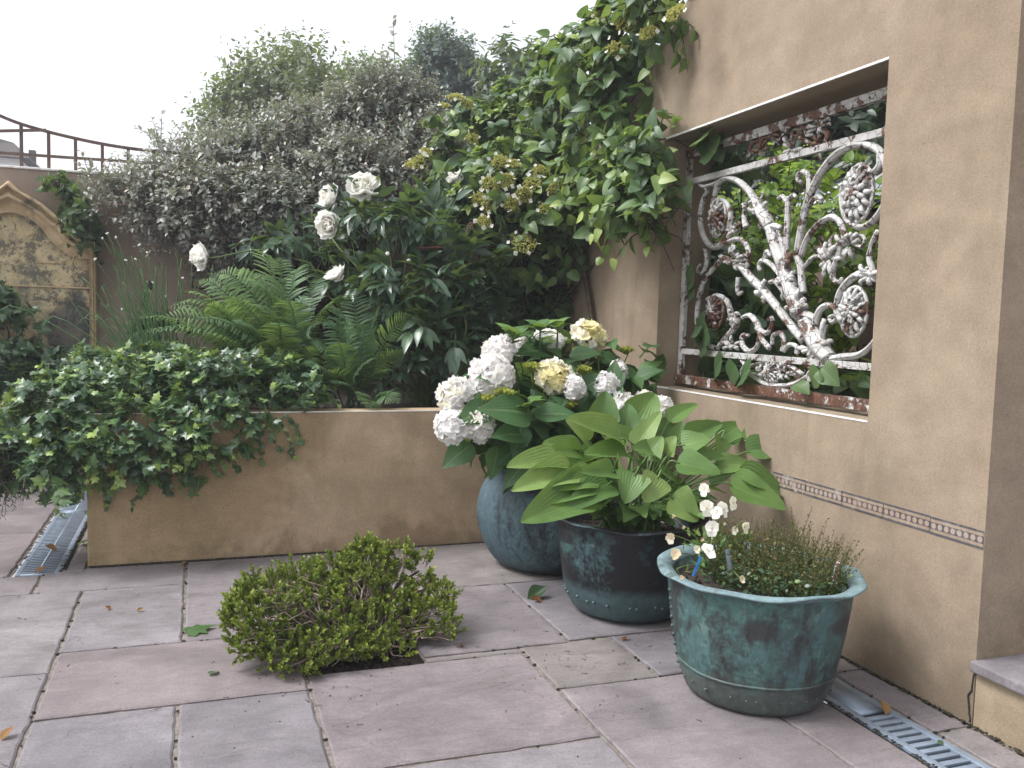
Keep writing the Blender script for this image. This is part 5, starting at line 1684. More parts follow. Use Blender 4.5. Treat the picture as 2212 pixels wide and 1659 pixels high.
foliage(root, cl, 110, rng, T_ovate, M['l_hydr'], .10, 5, .125, 1.0, stem_mat=M['greenstem'], stem_r=.0035, keep=kh, shell=.45, up=.7, rnd=.35, flat=.9, nod=.25, leafvar=.25, spread=1.1, tipsize=.8)
tips, _, _ = in_clumps(cl, 40, rng, .5)
limbs(root, ctr - np.array([0, 0, .03]), tips, rng, M['greenstem'], .008, .004, 'stems')


def mophead(px, py, Y, r, face, parent, rng, cream=.3, flat=.75, n=120, base=None):
    c = P(px, py, Y)
    face = nrm(face)
    pos, ax, no, sz, tn = [], [], [], [], []
    patch = nrm(face + .5 * rng.normal(size=3))
    for k in range(n):
        d = nrm(rng.normal(size=3))
        if d @ face < -.35: d = d - 2 * (d @ face) * face
        q = c + (d - face * (d @ face) * (1 - flat)) * r * rng.uniform(.82, 1.03)
        t = np.clip(cream * (.45 + 1.2 * max(0, d @ patch) ** 2) + .22 * rng.normal(), 0, 1)
        e = petal4(q, d + .38 * rng.normal(size=3), r * rng.uniform(.28, .42), rng, t)
        for u, w in zip((pos, ax, no, sz, tn), e): u += w
    V, Fs, A = place(T_petal, pos, ax, no, sz, 1.0, tn)
    o = mesh_obj('flower_head', V + rng.normal(size=V.shape) * .0006, Fs, M['p_hydr'], parent, A)
    mb = MB()
    e = base if base is not None else ctr + np.array([(c - ctr)[0] * .3, (c - ctr)[1] * .3, .05])
    mb.tube(smooth_path([c, c - face * r * .8, (c + e) / 2 + np.array([0, 0, .02]), e], 12), [.004, .006], 6)
    mb.build('flower_stem', M['greenstem'], o)


for px, py, Y, r, cr_, fl, fx in ((1078, 762, 3.82, .072, .15, .85, (-.5, -.6, .7)), (1120, 748, 3.98, .050, .1, .8, (-.1, -.5, .8)), (1185, 735, 4.15, .075, .2, .5, (.1, -.3, 1)), (1271, 726, 4.05, .080, .9, .75, (.2, -.6, .9)), (1062, 815, 3.72, .092, .2, .85, (-.5, -.7, .6)),
                                   (985, 855, 3.68, .075, .3, .85, (-.8, -.6, .4)), (975, 922, 3.62, .068, .0, .9, (-.8, -.6, .2)), (1032, 918, 3.60, .066, .3, .9, (-.3, -.9, .3)), (1197, 816, 3.70, .080, .85, .75, (0, -.8, .7)), (1238, 832, 3.76, .052, .1, .8, (.4, -.8, .2)),
                                   (1308, 835, 3.72, .060, .1, .9, (.4, -.8, .1)), (1346, 878, 3.66, .062, .1, .8, (.3, -.7, .5)), (1432, 880, 3.62, .05, .2, .8, (.5, -.6, .5)), (1395, 865, 3.70, .045, .5, .8, (.4, -.6, .6)), (1240, 838, 3.62, .05, .0, .85, (.3, -.8, .2)), (1335, 800, 3.85, .045, .1, .8, (.5, -.6, .3))):
    mophead(px, py, Y, r, fx, root, rng, cr_, fl)


def budhead(px, py, Y, r, parent, rng):
    c = P(px, py, Y)
    mb = MB()
    pos, ax, no, tn = [], [], [], []
    for k in range(60):
        rr, t = r * math.sqrt(rng.random()), rng.random() * 6.283
        q = c + np.array([rr * math.cos(t), rr * math.sin(t), .3 * r * (1 - rr * rr / r / r) + rng.normal() * .003])
        mb.tube([c - np.array([0, 0, .6 * r]), q], [.0018, .0012], 4, A=(0, 0, .1), cap=False)
        for u in range(3):
            pos.append(q); ax.append(np.array([0, 0, .7]) + .7 * rng.normal(size=3)); no.append(rng.normal(size=3)); tn.append(rng.random())
    V, Fs, A = place(T_tiny, pos, ax, no, .014, 1.5, tn)
    mb.add(V, Fs, A)
    e = ctr + np.array([(c - ctr)[0] * .4, (c - ctr)[1] * .4, .08])
    mb.tube(smooth_path([c - np.array([0, 0, .5 * r]), c - np.array([0, 0, 1.4 * r]), e], 8), [.003, .004], 5, A=(0, 0, .05))
    mb.build('bud_cluster', M['p_bud'], parent)


for px, py, Y, r in ((1150, 792, 3.72, .042), (1258, 799, 3.76, .042), (1090, 850, 3.60, .050), (1055, 862, 3.62, .030), (1229, 876, 3.62, .034), (1352, 757, 3.98, .034), (1247, 757, 4.0, .020), (1376, 862, 3.82, .018)):
    budhead(px, py, Y, r, root, rng)
for px, py, Y, s, cnt in ((1108, 722, 3.82, .105, 9), (1168, 700, 3.86, .10, 9), (1205, 700, 3.9, .075, 6), (1143, 860, 3.55, .075, 6), (1205, 770, 3.9, .06, 4), (1300, 770, 3.95, .06, 5)):
    c = P(px, py, Y)
    pos, ax, no, sz, tn = [], [], [], [], []
    for k in range(cnt):
        t = 6.283 * k / cnt * 1.0 + rng.random() * .5
        h = rng.random()
        pos.append(c - np.array([0, 0, .05 * (1 - h)])); ax.append(np.array([math.cos(t), math.sin(t), .25 + .75 * h])); no.append(np.array([-math.cos(t) * .5, -math.sin(t) * .5, 1.0]) + .2 * rng.normal(size=3))
        sz.append(s * rng.uniform(.8, 1.25)); tn.append(rng.uniform(.62, .98))
    mb = MB()
    V, Fs, A = place(T_ovate, pos, ax, no, sz, 1.0, tn)
    mb.add(V, Fs, A)
    mb.tube(smooth_path([c, c - np.array([0, 0, .10]), c * .7 + ctr * .3 - np.array([0, 0, .10])], 8), [.0035, .005], 6, A=(.5, .5, .6))
    mb.build('young_shoot', M['l_hydr'], root)
# the big plain leaves that hang over the pot
pos, ax, no, sz, tn = [], [], [], [], []
for bx_, by_, tx, ty, Y, t in ((1148, 898, 1060, 868, 3.5, .45), (1155, 898, 1240, 880, 3.5, .45), (1128, 915, 1115, 975, 3.52, .4), (1075, 965, 1068, 1025, 3.55, .35), (1020, 960, 965, 995, 3.66, .25), (1150, 985, 1095, 1035, 3.55, .35), (1060, 880, 1000, 900, 3.55, .4), (1200, 930, 1240, 950, 3.6, .3), (1100, 830, 1050, 800, 3.66, .5), (1190, 760, 1130, 745, 3.85, .45), (1290, 765, 1350, 790, 3.9, .4), (1230, 770, 1290, 752, 3.85, .45), (1130, 940, 1080, 930, 3.5, .3), (1340, 790, 1395, 840, 3.95, .3), (1250, 850, 1300, 810, 3.7, .4)):
    p0, p1 = P(bx_, by_, Y + .05), P(tx, ty, Y - .02)
    pos.append(p0); ax.append(p1 - p0); no.append(np.array([0, -.75, .8]) + .15 * rng.normal(size=3)); sz.append(np.linalg.norm(p1 - p0) * 1.08); tn.append(t)
V, Fs, A = place(T_ovate, pos, ax, no, sz, 1.1, tn)
mesh_obj('large_leaves', V, Fs, M['l_hydr'], root, A)

# ------------------------------------------------------------------ hosta in the dark pot
rng = np.random.default_rng(19)
ctr = C2 + np.array([0, 0, .32])
root = thing('hosta', ctr, 'bright green hosta with broad ribbed leaves in the dark pot', 'plant')
H5 = lambda x, y, Y: P((1150 + x * .36166) * .8848, (950 + y * .36166) * .8848, Y)
HL = [((600, 495), (285, 485), 150, 3.10, 3.02, .55), ((675, 560), (340, 625), 120, 3.05, 2.95, .6), ((825, 596), (560, 628), 70, 3.02, 2.94, .65), ((770, 690), (390, 858), 100, 3.0, 2.84, .5), ((785, 635), (500, 745), 70, 3.02, 2.92, .7), ((935, 640), (695, 742), 80, 3.0, 2.88, .55),
      ((745, 400), (510, 350), 90, 3.25, 3.2, .4), ((730, 420), (560, 395), 90, 3.2, 3.12, .55), ((880, 455), (610, 498), 70, 3.2, 3.12, .35), ((990, 560), (1008, 440), 130, 3.05, 3.02, .6), ((960, 560), (770, 545), 90, 3.02, 2.95, .6),
      ((1010, 345), (695, 185), 130, 3.2, 3.1, .5), ((800, 355), (690, 205), 130, 3.22, 3.2, .75), ((880, 225), (925, 20), 135, 3.4, 3.42, .5), ((1050, 260), (1065, 105), 140, 3.4, 3.42, .45), ((1110, 215), (1248, 22), 150, 3.42, 3.45, .55),
      ((1115, 395), (1268, 148), 95, 3.25, 3.25, .6), ((1100, 370), (865, 225), 110, 3.28, 3.25, .5), ((1055, 440), (803, 412), 80, 3.15, 3.05, .65), ((1180, 470), (1285, 325), 110, 3.15, 3.15, .6), ((1310, 430), (1368, 325), 110, 3.15, 3.12, .8), ((1345, 225), (1518, 70), 75, 3.4, 3.42, .5),
      ((1400, 350), (1425, 225), 110, 3.32, 3.33, .45), ((1450, 340), (1690, 225), 85, 3.25, 3.25, .45), ((1690, 325), (1690, 432), 230, 3.1, 3.05, .5), ((1425, 385), (1600, 330), 150, 3.1, 3.05, .5), ((1690, 345), (1835, 215), 120, 3.25, 3.26, .45), ((1760, 290), (1978, 138), 120, 3.35, 3.38, .3),
      ((1835, 340), (2150, 325), 90, 3.2, 3.15, .45), ((1865, 430), (2188, 370), 130, 3.1, 3.05, .35), ((1650, 510), (1925, 500), 65, 3.05, 2.98, .5), ((1800, 580), (2152, 690), 110, 3.0, 2.92, .4), ((1745, 650), (2115, 785), 190, 2.95, 2.85, .45), ((1390, 500), (1668, 552), 150, 3.02, 2.92, .5),
      ((1265, 590), (1198, 738), 270, 2.95, 2.90, .6), ((1110, 570), (1048, 735), 200, 2.98, 2.93, .45), ((1350, 730), (1532, 872), 270, 2.92, 2.86, .5), ((1550, 330), (1600, 200), 110, 3.4, 3.42, .4), ((1200, 300), (1180, 160), 140, 3.45, 3.48, .35), ((1280, 340), (1330, 190), 140, 3.4, 3.42, .4),
      ((980, 400), (960, 260), 140, 3.35, 3.36, .4), ((1520, 420), (1560, 300), 130, 3.2, 3.2, .35), ((1230, 430), (1130, 380), 110, 3.15, 3.1, .55), ((1480, 470), (1700, 440), 90, 3.08, 3.02, .4), ((850, 560), (720, 500), 100, 3.15, 3.08, .35), ((1150, 500), (1120, 400), 120, 3.2, 3.18, .3), ((1380, 620), (1300, 540), 130, 3.1, 3.05, .25), ((1600, 600), (1750, 560), 120, 3.1, 3.05, .25)]
stalks = []
for (bx_, by_), (tx, ty), w, Y0, Y1, t in HL:
    p0, p1 = H5(bx_, by_, Y0), H5(tx, ty, Y1)
    ln_ = np.linalg.norm(p1 - p0)
    rad_ = np.array([(p0 + p1)[0] / 2 - ctr[0], (p0 + p1)[1] / 2 - ctr[1], 0])
    steep = (p1 - p0)[2] / ln_
    nv = np.array([0, -.75, .8]) + (.5 * nrm(rad_) if steep < -.3 else -.35 * nrm(rad_) * max(0, steep)) + .18 * rng.normal(size=3)
    wm = w * .36166 * .8848 * mpp(p0)
    tpl = leaf_tpl(14, 11, lambda v: .5 * (min(1, (v + .035) / .15) ** .55) * max(0, 1 - max(0, v - .24) / .765) ** .58, .10 + .16 * rng.random(), .06 + .22 * rng.random(), .035, .22 * rng.random())
    V, Fs, A = place(tpl, [p0], [p1 - p0], [nv], ln_ * 1.06, float(np.clip(1.6 * wm / ln_, .54, 1.12)), [np.clip(t + .17 * rng.normal(), 0, 1)])
    lf = mesh_obj('leaf', V, Fs, M['l_hosta'], root, A)
    sb = ctr + np.array([rng.normal() * .07, rng.normal() * .07, -.01])
    mid = sb + (p0 - sb) * .55 + np.array([0, 0, .05])
    mb = MB()
    mb.tube(smooth_path([sb, mid, p0 - (p1 - p0) / ln_ * .03, p0 + (p1 - p0) / ln_ * .012], 14), [.0055, .0045, .0035], 6, A=(.5, .5, .45))
    mb.build('leaf_stalk', M['l_hosta'], lf)

for k in range(46):                          # crowded stalks at the heart of the clump
    a = rng.uniform(2.6, 6.8)
    sb = ctr + np.array([.09 * math.cos(a) * rng.random(), .09 * math.sin(a) * rng.random(), -.01])
    e = sb + np.array([.20 * math.cos(a), .20 * math.sin(a), .20]) * rng.uniform(.6, 1.0)
    mb = MB()
    mb.tube(smooth_path([sb, sb + (e - sb) * .5 + np.array([0, 0, .03]), e], 9), [.0055, .0045, .003], 6, A=(.5, .5, .25))
    t = nrm(np.array([math.cos(a), math.sin(a), .1]))
    V, Fs, A = place(T_hosta, [e], [t], [np.array([-.2 * t[0], -.2 * t[1], 1.0]) + .25 * rng.normal(size=3)], rng.uniform(.10, .15), .85, [rng.uniform(.1, .4)])
    mb.add(V, Fs, A)
    mb.build('leaf', M['l_hosta'], root)

# ------------------------------------------------------------------ pansies, spent bedding plant, label and cane in the front pot
rng = np.random.default_rng(20)
zs3 = .408 - .05
root = thing('pansy', P(1545, 1215, 2.45), 'cream white pansies leaning over the left rim of the front pot', 'flowering plant')
cb = PZ(1545, 1238, zs3)
pos, ax, no, sz, tn = [], [], [], [], []
for k in range(230):
    c = cb + rng.normal(size=3) * np.array([.035, .04, 0]) + np.array([0, 0, .13 * rng.random() ** 1.2])
    if k > 170: c = PZ(1590, 1180, zs3 + .07) + rng.normal(size=3) * np.array([.03, .03, .03])
    pos.append(c); ax.append(np.array([0, 0, .7]) + .8 * rng.normal(size=3)); no.append(np.array([0, -.3, 1]) + .5 * rng.normal(size=3)); sz.append(rng.uniform(.025, .045)); tn.append(rng.uniform(.3, 1))
V, Fs, A = place(leaf_tpl(4, 3, oval_prof(.16), .2, .2), pos, ax, no, sz, 1.1, tn)
mesh_obj('foliage', V, Fs, M['l_small'], root, A)
T_pansy = leaf_tpl(5, 5, lambda v: .62 * math.sin(math.pi * min(1, .10 + v * .74)) ** .6, .05, .10, .08, .05)


def pansy(px, py, Y, r, face, tint, parent, rng, wilt=0.0):
    c = P(px, py, Y)
    face = nrm(np.asarray(face, float) + .15 * rng.normal(size=3))
    a = nrm(np.cross(face, [0, .1, 1.0]))
    up = np.cross(a, face)
    if up[2] < 0: up = -up
    pos, ax, no, sz, tn = [], [], [], [], []
    for t, s in ((1.15, 1.0), (1.99, 1.0), (.12, .9), (3.02, .9), (4.71, 1.15)):
        t += .1 * rng.normal()
        d = a * math.cos(t) + up * math.sin(t)
        pos.append(c + face * .002 * rng.random()); ax.append(d * (1 - .75 * wilt) + face * (.25 * rng.random() + wilt)); no.append(face + .2 * rng.normal(size=3)); sz.append(.82 * r * s * (1 - .3 * wilt)); tn.append(np.clip(tint + .1 * rng.normal(), 0, 1))
    mb = MB()
    V, Fs, A = place(T_pansy, pos, ax, no, sz, 1.0 - .5 * wilt, tn)
    mb.add(V, Fs, A)
    mb.blob(c + face * .003, .0035, A=(0, 0, .75), seg=6, rings=4)
    o = mb.build('flower', M['p_cream'], parent)
    e = cb + rng.normal(size=3) * np.array([.02, .02, 0])
    mb = MB()
    mb.tube(smooth_path([c - face * .002, c - face * .012 + np.array([0, 0, .012]), (c + e) / 2 + np.array([0, 0, .03]), e], 12), [.0014, .0022], 5)
    mb.build('flower_stalk', M['greenstem'], o)


for a in ((1522, 1057, 2.42, .026, (-.6, -.6, .3), .1, .15), (1526, 1097, 2.40, .030, (-.2, -.9, .2), .3, 0), (1562, 1100, 2.40, .030, (.1, -.9, .3), .25, 0), (1582, 1086, 2.44, .026, (.4, -.7, .3), .45, 0), (1548, 1108, 2.38, .026, (-.5, -.6, .1), .2, .1),
          (1537, 1140, 2.36, .030, (-.3, -.8, .3), .1, .1), (1530, 1190, 2.32, .030, (.1, -.8, .5), .05, 0), (1607, 1138, 2.42, .028, (.1, -.8, .1), .55, .35), (1589, 1145, 2.42, .020, (-.6, -.5, .1), .6, .4),
          (1453, 1120, 2.46, .024, (-.1, -.3, .9), .75, .9), (1476, 1143, 2.44, .018, (0, -.3, .9), .8, .9), (1447, 1162, 2.46, .024, (-.5, -.7, .2), .65, .3), (1459, 1200, 2.44, .030, (-.4, -.6, .5), .85, .4), (1516, 1170, 2.40, .018, (0, -.4, .8), .75, .8), (1505, 1187, 2.38, .022, (-.4, -.6, .5), .65, .5), (1563, 1135, 2.40, .016, (.2, -.5, .7), .7, .8), (1600, 1252, 2.24, .020, (.1, -.7, .6), .85, .5), (1470, 1243, 2.22, .022, (.2, -.6, -.5), .95, .7)):
    pansy(*a[:6], root, rng, a[6])

root = thing('bedding_plant', C3 + np.array([.06, .02, zs3]), 'low bedding plant gone over, a haze of thin brown stems over small leaves', 'plant')
lines, pos, ax, no, sz, tn = [], [], [], [], [], []
for k in range(620):
    a, r = rng.random() * 6.283, .20 * math.sqrt(rng.random())
    q = np.array([C3[0] + .055 + r * math.cos(a), C3[1] - .005 + r * math.sin(a) * 1.1, zs3])
    if np.hypot(*(q - C3)[:2]) > .262: continue
    h = rng.uniform(.06, .18) * (1.1 - 1.2 * (r - .1)) * (1.3 if k % 17 == 0 else 1)
    d = nrm(np.array([(q - C3)[0] * 1.3, (q - C3)[1] * 1.3, .9]) + .16 * rng.normal(size=3))
    e = q + d * h
    lines.append([q, q + d * h * .5 + rng.normal(size=3) * .004, e])
    for u in np.linspace(.2, 1, 13):
        pos.append(q + d * h * u); ax.append(rng.normal(size=3) + d * .5); no.append(rng.normal(size=3)); sz.append(rng.uniform(.005, .011)); tn.append(np.clip(.05 + .70 * u + .2 * rng.normal(), 0, 1))
V, Fs, A = place(T_tiny, pos, ax, no, sz, 1.3, tn)
mb = MB()
mb.add(V, Fs, A)
V, Fq = tube_batch(np.array(lines), np.tile([.0011, .0009, .0006], (len(lines), 1)), 3)
mb.add(V, Fq, np.tile([.5, .5, .55], (len(V), 1)))
mb.build('spent_stems', M['l_brown'], root)
pos, ax, no, sz, tn = [], [], [], [], []
for k in range(1100):
    a, r = rng.random() * 6.283, .215 * math.sqrt(rng.random())
    q = np.array([C3[0] + .05 + r * math.cos(a), C3[1] - .01 + r * math.sin(a) * 1.12, zs3 + .075 * rng.random() ** 1.5 + .004])
    if np.hypot(*(q - C3)[:2]) > .27: continue
    pos.append(q); ax.append(rng.normal(size=3) * np.array([1, 1, .5]) + np.array([0, 0, .4])); no.append(np.array([0, -.2, 1]) + .4 * rng.normal(size=3)); sz.append(rng.uniform(.014, .024)); tn.append(rng.random() * .75)
V, Fs, A = place(leaf_tpl(4, 3, oval_prof(.30), .2, .2), pos, ax, no, sz, 1.1, tn)
mesh_obj('foliage', V, Fs, M['l_ivy'], root, A)


def card(p0, p1, w, name, m_, th=.0015):
    p0, p1 = np.asarray(p0), np.asarray(p1)
    t = nrm(p1 - p0)
    s = nrm(np.cross(t, FW))
    nn = np.cross(s, t)
    V = [p + s * a * w / 2 + nn * c * th for p in (p0, p1) for a in (-1, 1) for c in (-1, 1)]
    mb = MB()
    mb.add(V, [[0, 1, 3, 2], [4, 6, 7, 5], [0, 4, 5, 1], [2, 3, 7, 6], [0, 2, 6, 4], [1, 5, 7, 3]])
    return mb, t, s, nn


p0, p1 = P(1800, 1262, 2.23), P(1814, 1216, 2.25)
root = thing('plant_label', p0, 'small plant label with a magenta picture, stuck in the right side of the front pot', 'plant label')
mb, t, s, nn = card(p0, p1, .022, '', None)
mb.build('card', M['white'], root, smooth=False)
mb, t, s, nn = card(p0 + (p1 - p0) * .2 - FW * .003, p1 - (p1 - p0) * .04 - FW * .003, .017, '', None, .0006)
mb.build('picture', M['purple'], root, smooth=False)
p0, p1 = P(1497, 1245, 2.36), P(1514, 1203, 2.34)
root = thing('plant_stick', p0, 'thin blue plastic stick in the soil beside the pansies', 'plant stick')
mb, *_ = card(p0, p1, .008, '', None)
mb.build('stick', M['blue'], root, smooth=False)
p0, p1 = P(1578, 1230, 2.32), P(1571, 1188, 2.32)
root = thing('plant_label', p0, 'plain pale label half buried in the pansy leaves', 'plant label')
mb, *_ = card(p0, p1, .014, '', None)
mb.build('card', M['zinc'], root, smooth=False)

# ------------------------------------------------------------------ dwarf conifer in the paving pit
rng = np.random.default_rng(21)
L = [(580, 1320, 85, 80, 3.12, .16, 1), (545, 1350, 55, 65, 3.05, .12, .9), (660, 1265, 80, 48, 3.25, .16, 1), (730, 1235, 70, 42, 3.3, .14, .9), (800, 1215, 42, 50, 3.25, .10, 1), (770, 1270, 60, 50, 3.2, .13, .7), (690, 1330, 100, 60, 3.12, .16, .8), (700, 1390, 90, 45, 3.0, .13, .9), (620, 1400, 75, 40, 3.0, .12, .9),
     (850, 1320, 62, 45, 3.15, .12, .7), (800, 1350, 60, 40, 3.05, .10, .6), (868, 1185, 26, 20, 3.3, .05, .9), (905, 1215, 22, 34, 3.3, .05, .6), (795, 1190, 34, 34, 3.28, .07, 1.2), (945, 1280, 34, 40, 3.2, .07, .8), (930, 1330, 50, 40, 3.1, .08, .8), (960, 1365, 26, 24, 3.05, .05, .5), (920, 1260, 30, 30, 3.2, .06, .4), (840, 1275, 50, 40, 3.2, .09, .5), (840, 1400, 50, 22, 2.98, .06, .4), (780, 1400, 40, 25, 3.0, .06, .4), (650, 1435, 60, 24, 2.92, .06, .7), (750, 1425, 80, 20, 2.95, .06, .6), (850, 1408, 46, 14, 2.97, .05, .4)]
cl = [clump(px, py + 22 * max(0, (1420 - py) / 240), rx, ry, Y, rd, w) for px, py, rx, ry, Y, rd, w in L]
base = np.array([.56, 3.12, -.04])
root = thing('dwarf_conifer', base, 'sprawling dwarf evergreen growing out of a gap in the paving', 'shrub')
kc = lambda p: p[:, 2] > .012
foliage(root, cl, 2200, rng, leaf_tpl(3, 3, oval_prof(.34), .35, -.15), M['l_pit'], .040, 18, .0165, 1.0, stem_mat=M['twig'], stem_r=.0013, keep=kc, shell=.36, gap=.42, up=.9, rnd=.35, flat=.2, spread=.55, tipyoung=.3, leafvar=.2, tipsize=.8)
p, o, c = in_clumps(cl, 420, rng, .22)
ok = kc(p)
limbs(root, base + np.array([0, 0, .01]), list(p[ok]), rng, M['paletwig'], .0048, .0016, 'branches', 7, 4)
limbs(root, base, [k[0] for k in cl], rng, M['bark'], .012, .004, 'main_branches', 7, 6)

# ------------------------------------------------------------------ beyond the wall opening
rng = np.random.default_rng(22)
beyond = lambda p: p[:, 0] > XB + .03


def wclump(px, py, rx, ry, X, rd, w=1.0):
    c = PX(px, py, X)
    s = mpp(c)
    return c, np.array([rd, rx * s * 1.5, ry * s]), w


cl = [wclump(*a) for a in ((1600, 500, 110, 90, 3.3, .3), (1750, 560, 110, 80, 3.4, .3), (1850, 600, 90, 80, 3.3, .3), (1650, 650, 130, 90, 3.3, .35), (1800, 680, 120, 80, 3.3, .3), (1700, 430, 90, 60, 3.6, .3, .8), (1640, 370, 70, 40, 3.6, .25, .6), (1750, 370, 60, 40, 3.7, .25, .5), (1700, 740, 150, 60, 3.2, .3), (1850, 480, 60, 60, 3.6, .3, .6), (1540, 560, 60, 90, 3.3, .3), (1700, 560, 200, 160, 3.9, .4))]
base = np.array([3.5, 4.2, 0.0])
root = thing('viburnum_bush', base, 'bright yellow green leafy bush seen through the iron panel', 'shrub')
foliage(root, cl, 430, rng, T_ovate, M['l_bright'], .16, 7, .085, .95, stem_mat=M['bark'], stem_r=.003, keep=beyond, shell=.8, up=.6, rnd=.5, flat=.8, nod=.25, tipyoung=.4)
limbs(root, base, [k[0] for k in cl], rng, M['bark'], .02, .005)
cl = [wclump(*a) for a in ((1510, 560, 40, 40, 2.62, .08), (1500, 640, 40, 40, 2.62, .08), (1560, 600, 60, 50, 2.65, .08), (1520, 790, 45, 40, 2.62, .08), (1600, 720, 60, 50, 2.65, .08, .8), (1640, 650, 60, 70, 2.7, .1, .7), (1570, 820, 60, 24, 2.62, .07), (1760, 835, 60, 20, 2.62, .07), (1840, 830, 40, 20, 2.62, .07), (1545, 330, 50, 26, 2.62, .08), (1600, 330, 40, 30, 2.7, .1, .6))]
rv = np.random.default_rng(23)
base = np.array([2.75, 4.0, 0.0])
root = thing('garden_vine', base, 'dark big leafed vine climbing the back of the iron panel', 'climber')
foliage(root, cl, 130, rv, leaf_tpl(7, 5, lambda v: heart_prof(v) * 1.15, .15, .3, .05), M['l_climb'], .14, 5, .12, 1.0, stem_mat=M['bark'], stem_r=.0028, keep=lambda p: p[:, 0] > XG + .05, shell=.9, up=.3, rnd=.5, flat=.4, nod=.4)
limbs(root, base, [k[0] for k in cl], rv, M['bark'], .012, .004, 'stems')
pos, ax, no, sz, tn = [], [], [], [], []
for px0, py0, px1, py1, x, t in ((1500, 590, 1455, 640, 2.33, .3), (1500, 620, 1468, 650, 2.33, .3), (1520, 700, 1455, 715, 2.32, .35), (1530, 710, 1470, 745, 2.32, .3), (1525, 735, 1490, 770, 2.33, .25), (1500, 740, 1520, 700, 2.33, .3), (1560, 780, 1510, 830, 2.33, .3), (1590, 790, 1560, 838, 2.32, .4), (1620, 800, 1530, 845, 2.31, .35), (1770, 800, 1740, 845, 2.32, .6), (1775, 795, 1810, 835, 2.33, .55), (1720, 830, 1750, 845, 2.31, .55), (1545, 330, 1505, 300, 2.30, .45), (1530, 290, 1448, 308, 2.26, .6), (1530, 300, 1560, 345, 2.33, .2), (1512, 268, 1492, 240, 2.27, .95)):
    p0, p1 = PX(px0, py0, x), PX(px1, py1, x)
    pos.append(p0); ax.append(p1 - p0); no.append(np.array([-.8, -.4, .5]) + .25 * rv.normal(size=3)); sz.append(min(.16, np.linalg.norm(p1 - p0) * .85)); tn.append(t)
V, Fs, A = place(leaf_tpl(12, 7, lambda v: heart_prof(v) * (1.1 + .10 * math.sin(v * 60)), .16, .30, .06), pos, ax, no, sz, 1.15, tn)
mb = MB()
mb.add(V, Fs, A)
mb.tube(smooth_path([PX(1512, 268, 2.27), PX(1515, 285, 2.28), PX(1545, 318, 2.33), PX(1560, 420, 2.5)], 10), [.0025, .0035], 5, A=(.5, .5, .4))
for q in pos[:12]: mb.tube([q, q + np.array([.2, .02, -.02])], [.002, .003], 5, A=(.5, .5, .4))
mb.build('front_leaves', M['l_climb'], root)

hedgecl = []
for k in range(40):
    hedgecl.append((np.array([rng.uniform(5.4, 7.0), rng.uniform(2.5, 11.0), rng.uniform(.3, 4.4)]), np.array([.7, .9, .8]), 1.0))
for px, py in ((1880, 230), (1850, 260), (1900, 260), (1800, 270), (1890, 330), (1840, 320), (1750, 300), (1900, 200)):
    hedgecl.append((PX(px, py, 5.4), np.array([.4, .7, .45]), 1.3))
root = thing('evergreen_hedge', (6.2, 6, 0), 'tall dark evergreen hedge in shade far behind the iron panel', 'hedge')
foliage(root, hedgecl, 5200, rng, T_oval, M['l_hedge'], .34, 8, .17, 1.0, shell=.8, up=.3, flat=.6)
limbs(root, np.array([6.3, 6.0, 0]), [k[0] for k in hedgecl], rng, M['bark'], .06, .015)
# little shed roof between the bushes
q0 = PX(1800, 440, 4.9)
root = thing('garden_shed', (q0[0], q0[1], 0), 'small grey slate roofed shed glimpsed through the iron panel', 'shed')
r0, r1 = PX(1755, 395, 4.6), PX(1830, 455, 4.6)
yy0, yy1 = PX(1880, 455, 4.6)[1], PX(1660, 455, 4.6)[1]
mb = MB()
mb.box((4.65, yy0 + .1, 0), (5.6, yy1 - .1, r1[2] - .02))
mb.build('wall', M['wood'], root, smooth=False)
mb = MB()
V = [(4.55, yy0, r1[2]), (4.55, yy1, r1[2]), (5.2, yy1, r1[2] + .45), (5.2, yy0, r1[2] + .45), (5.75, yy0, r1[2] + .02), (5.75, yy1, r1[2] + .02)]
V += [(a, b_, c - .04) for a, b_, c in V]
mb.add(V, [[0, 1, 2, 3], [3, 2, 5, 4], [6, 9, 8, 7], [9, 10, 11, 8], [0, 6, 7, 1], [4, 5, 11, 10]])
mb.build('roof', M['slate'], root, smooth=False)
mb = MB()
for yv in np.arange(yy0 + .3, yy1, .42):
    mb = MB()
    mb.tube([(4.53, yv, r1[2] + .012), (5.2, yv, r1[2] + .465)], [.014], 6)
    mb.build('glazing_bar', M['bead'], root)

# ------------------------------------------------------------------ fallen leaves on the paving
rng = np.random.default_rng(24)


def fallen(px, py, s, ang, mat, tint, label, tpl=T_ovate, z=.004, curl=.0, Z=0.0):
    c = PZ(px, py, Z)
    d = np.array([math.cos(ang), math.sin(ang), .12])
    V, Fs, A = place(tpl, [c + np.array([0, 0, z])], [d], [np.array([.25 * rng.normal(), .25 * rng.normal(), 1.0])], s, 1.0, [tint])
    mn = V[:, 2].min()
    V[:, 2] += .0015 - mn + Z
    root = mesh_obj('fallen_leaf', V - c, Fs, M[mat], None, A)
    root.location = [float(v) for v in c]
    tag(root, label, 'leaf', 'fallen leaves on the paving')


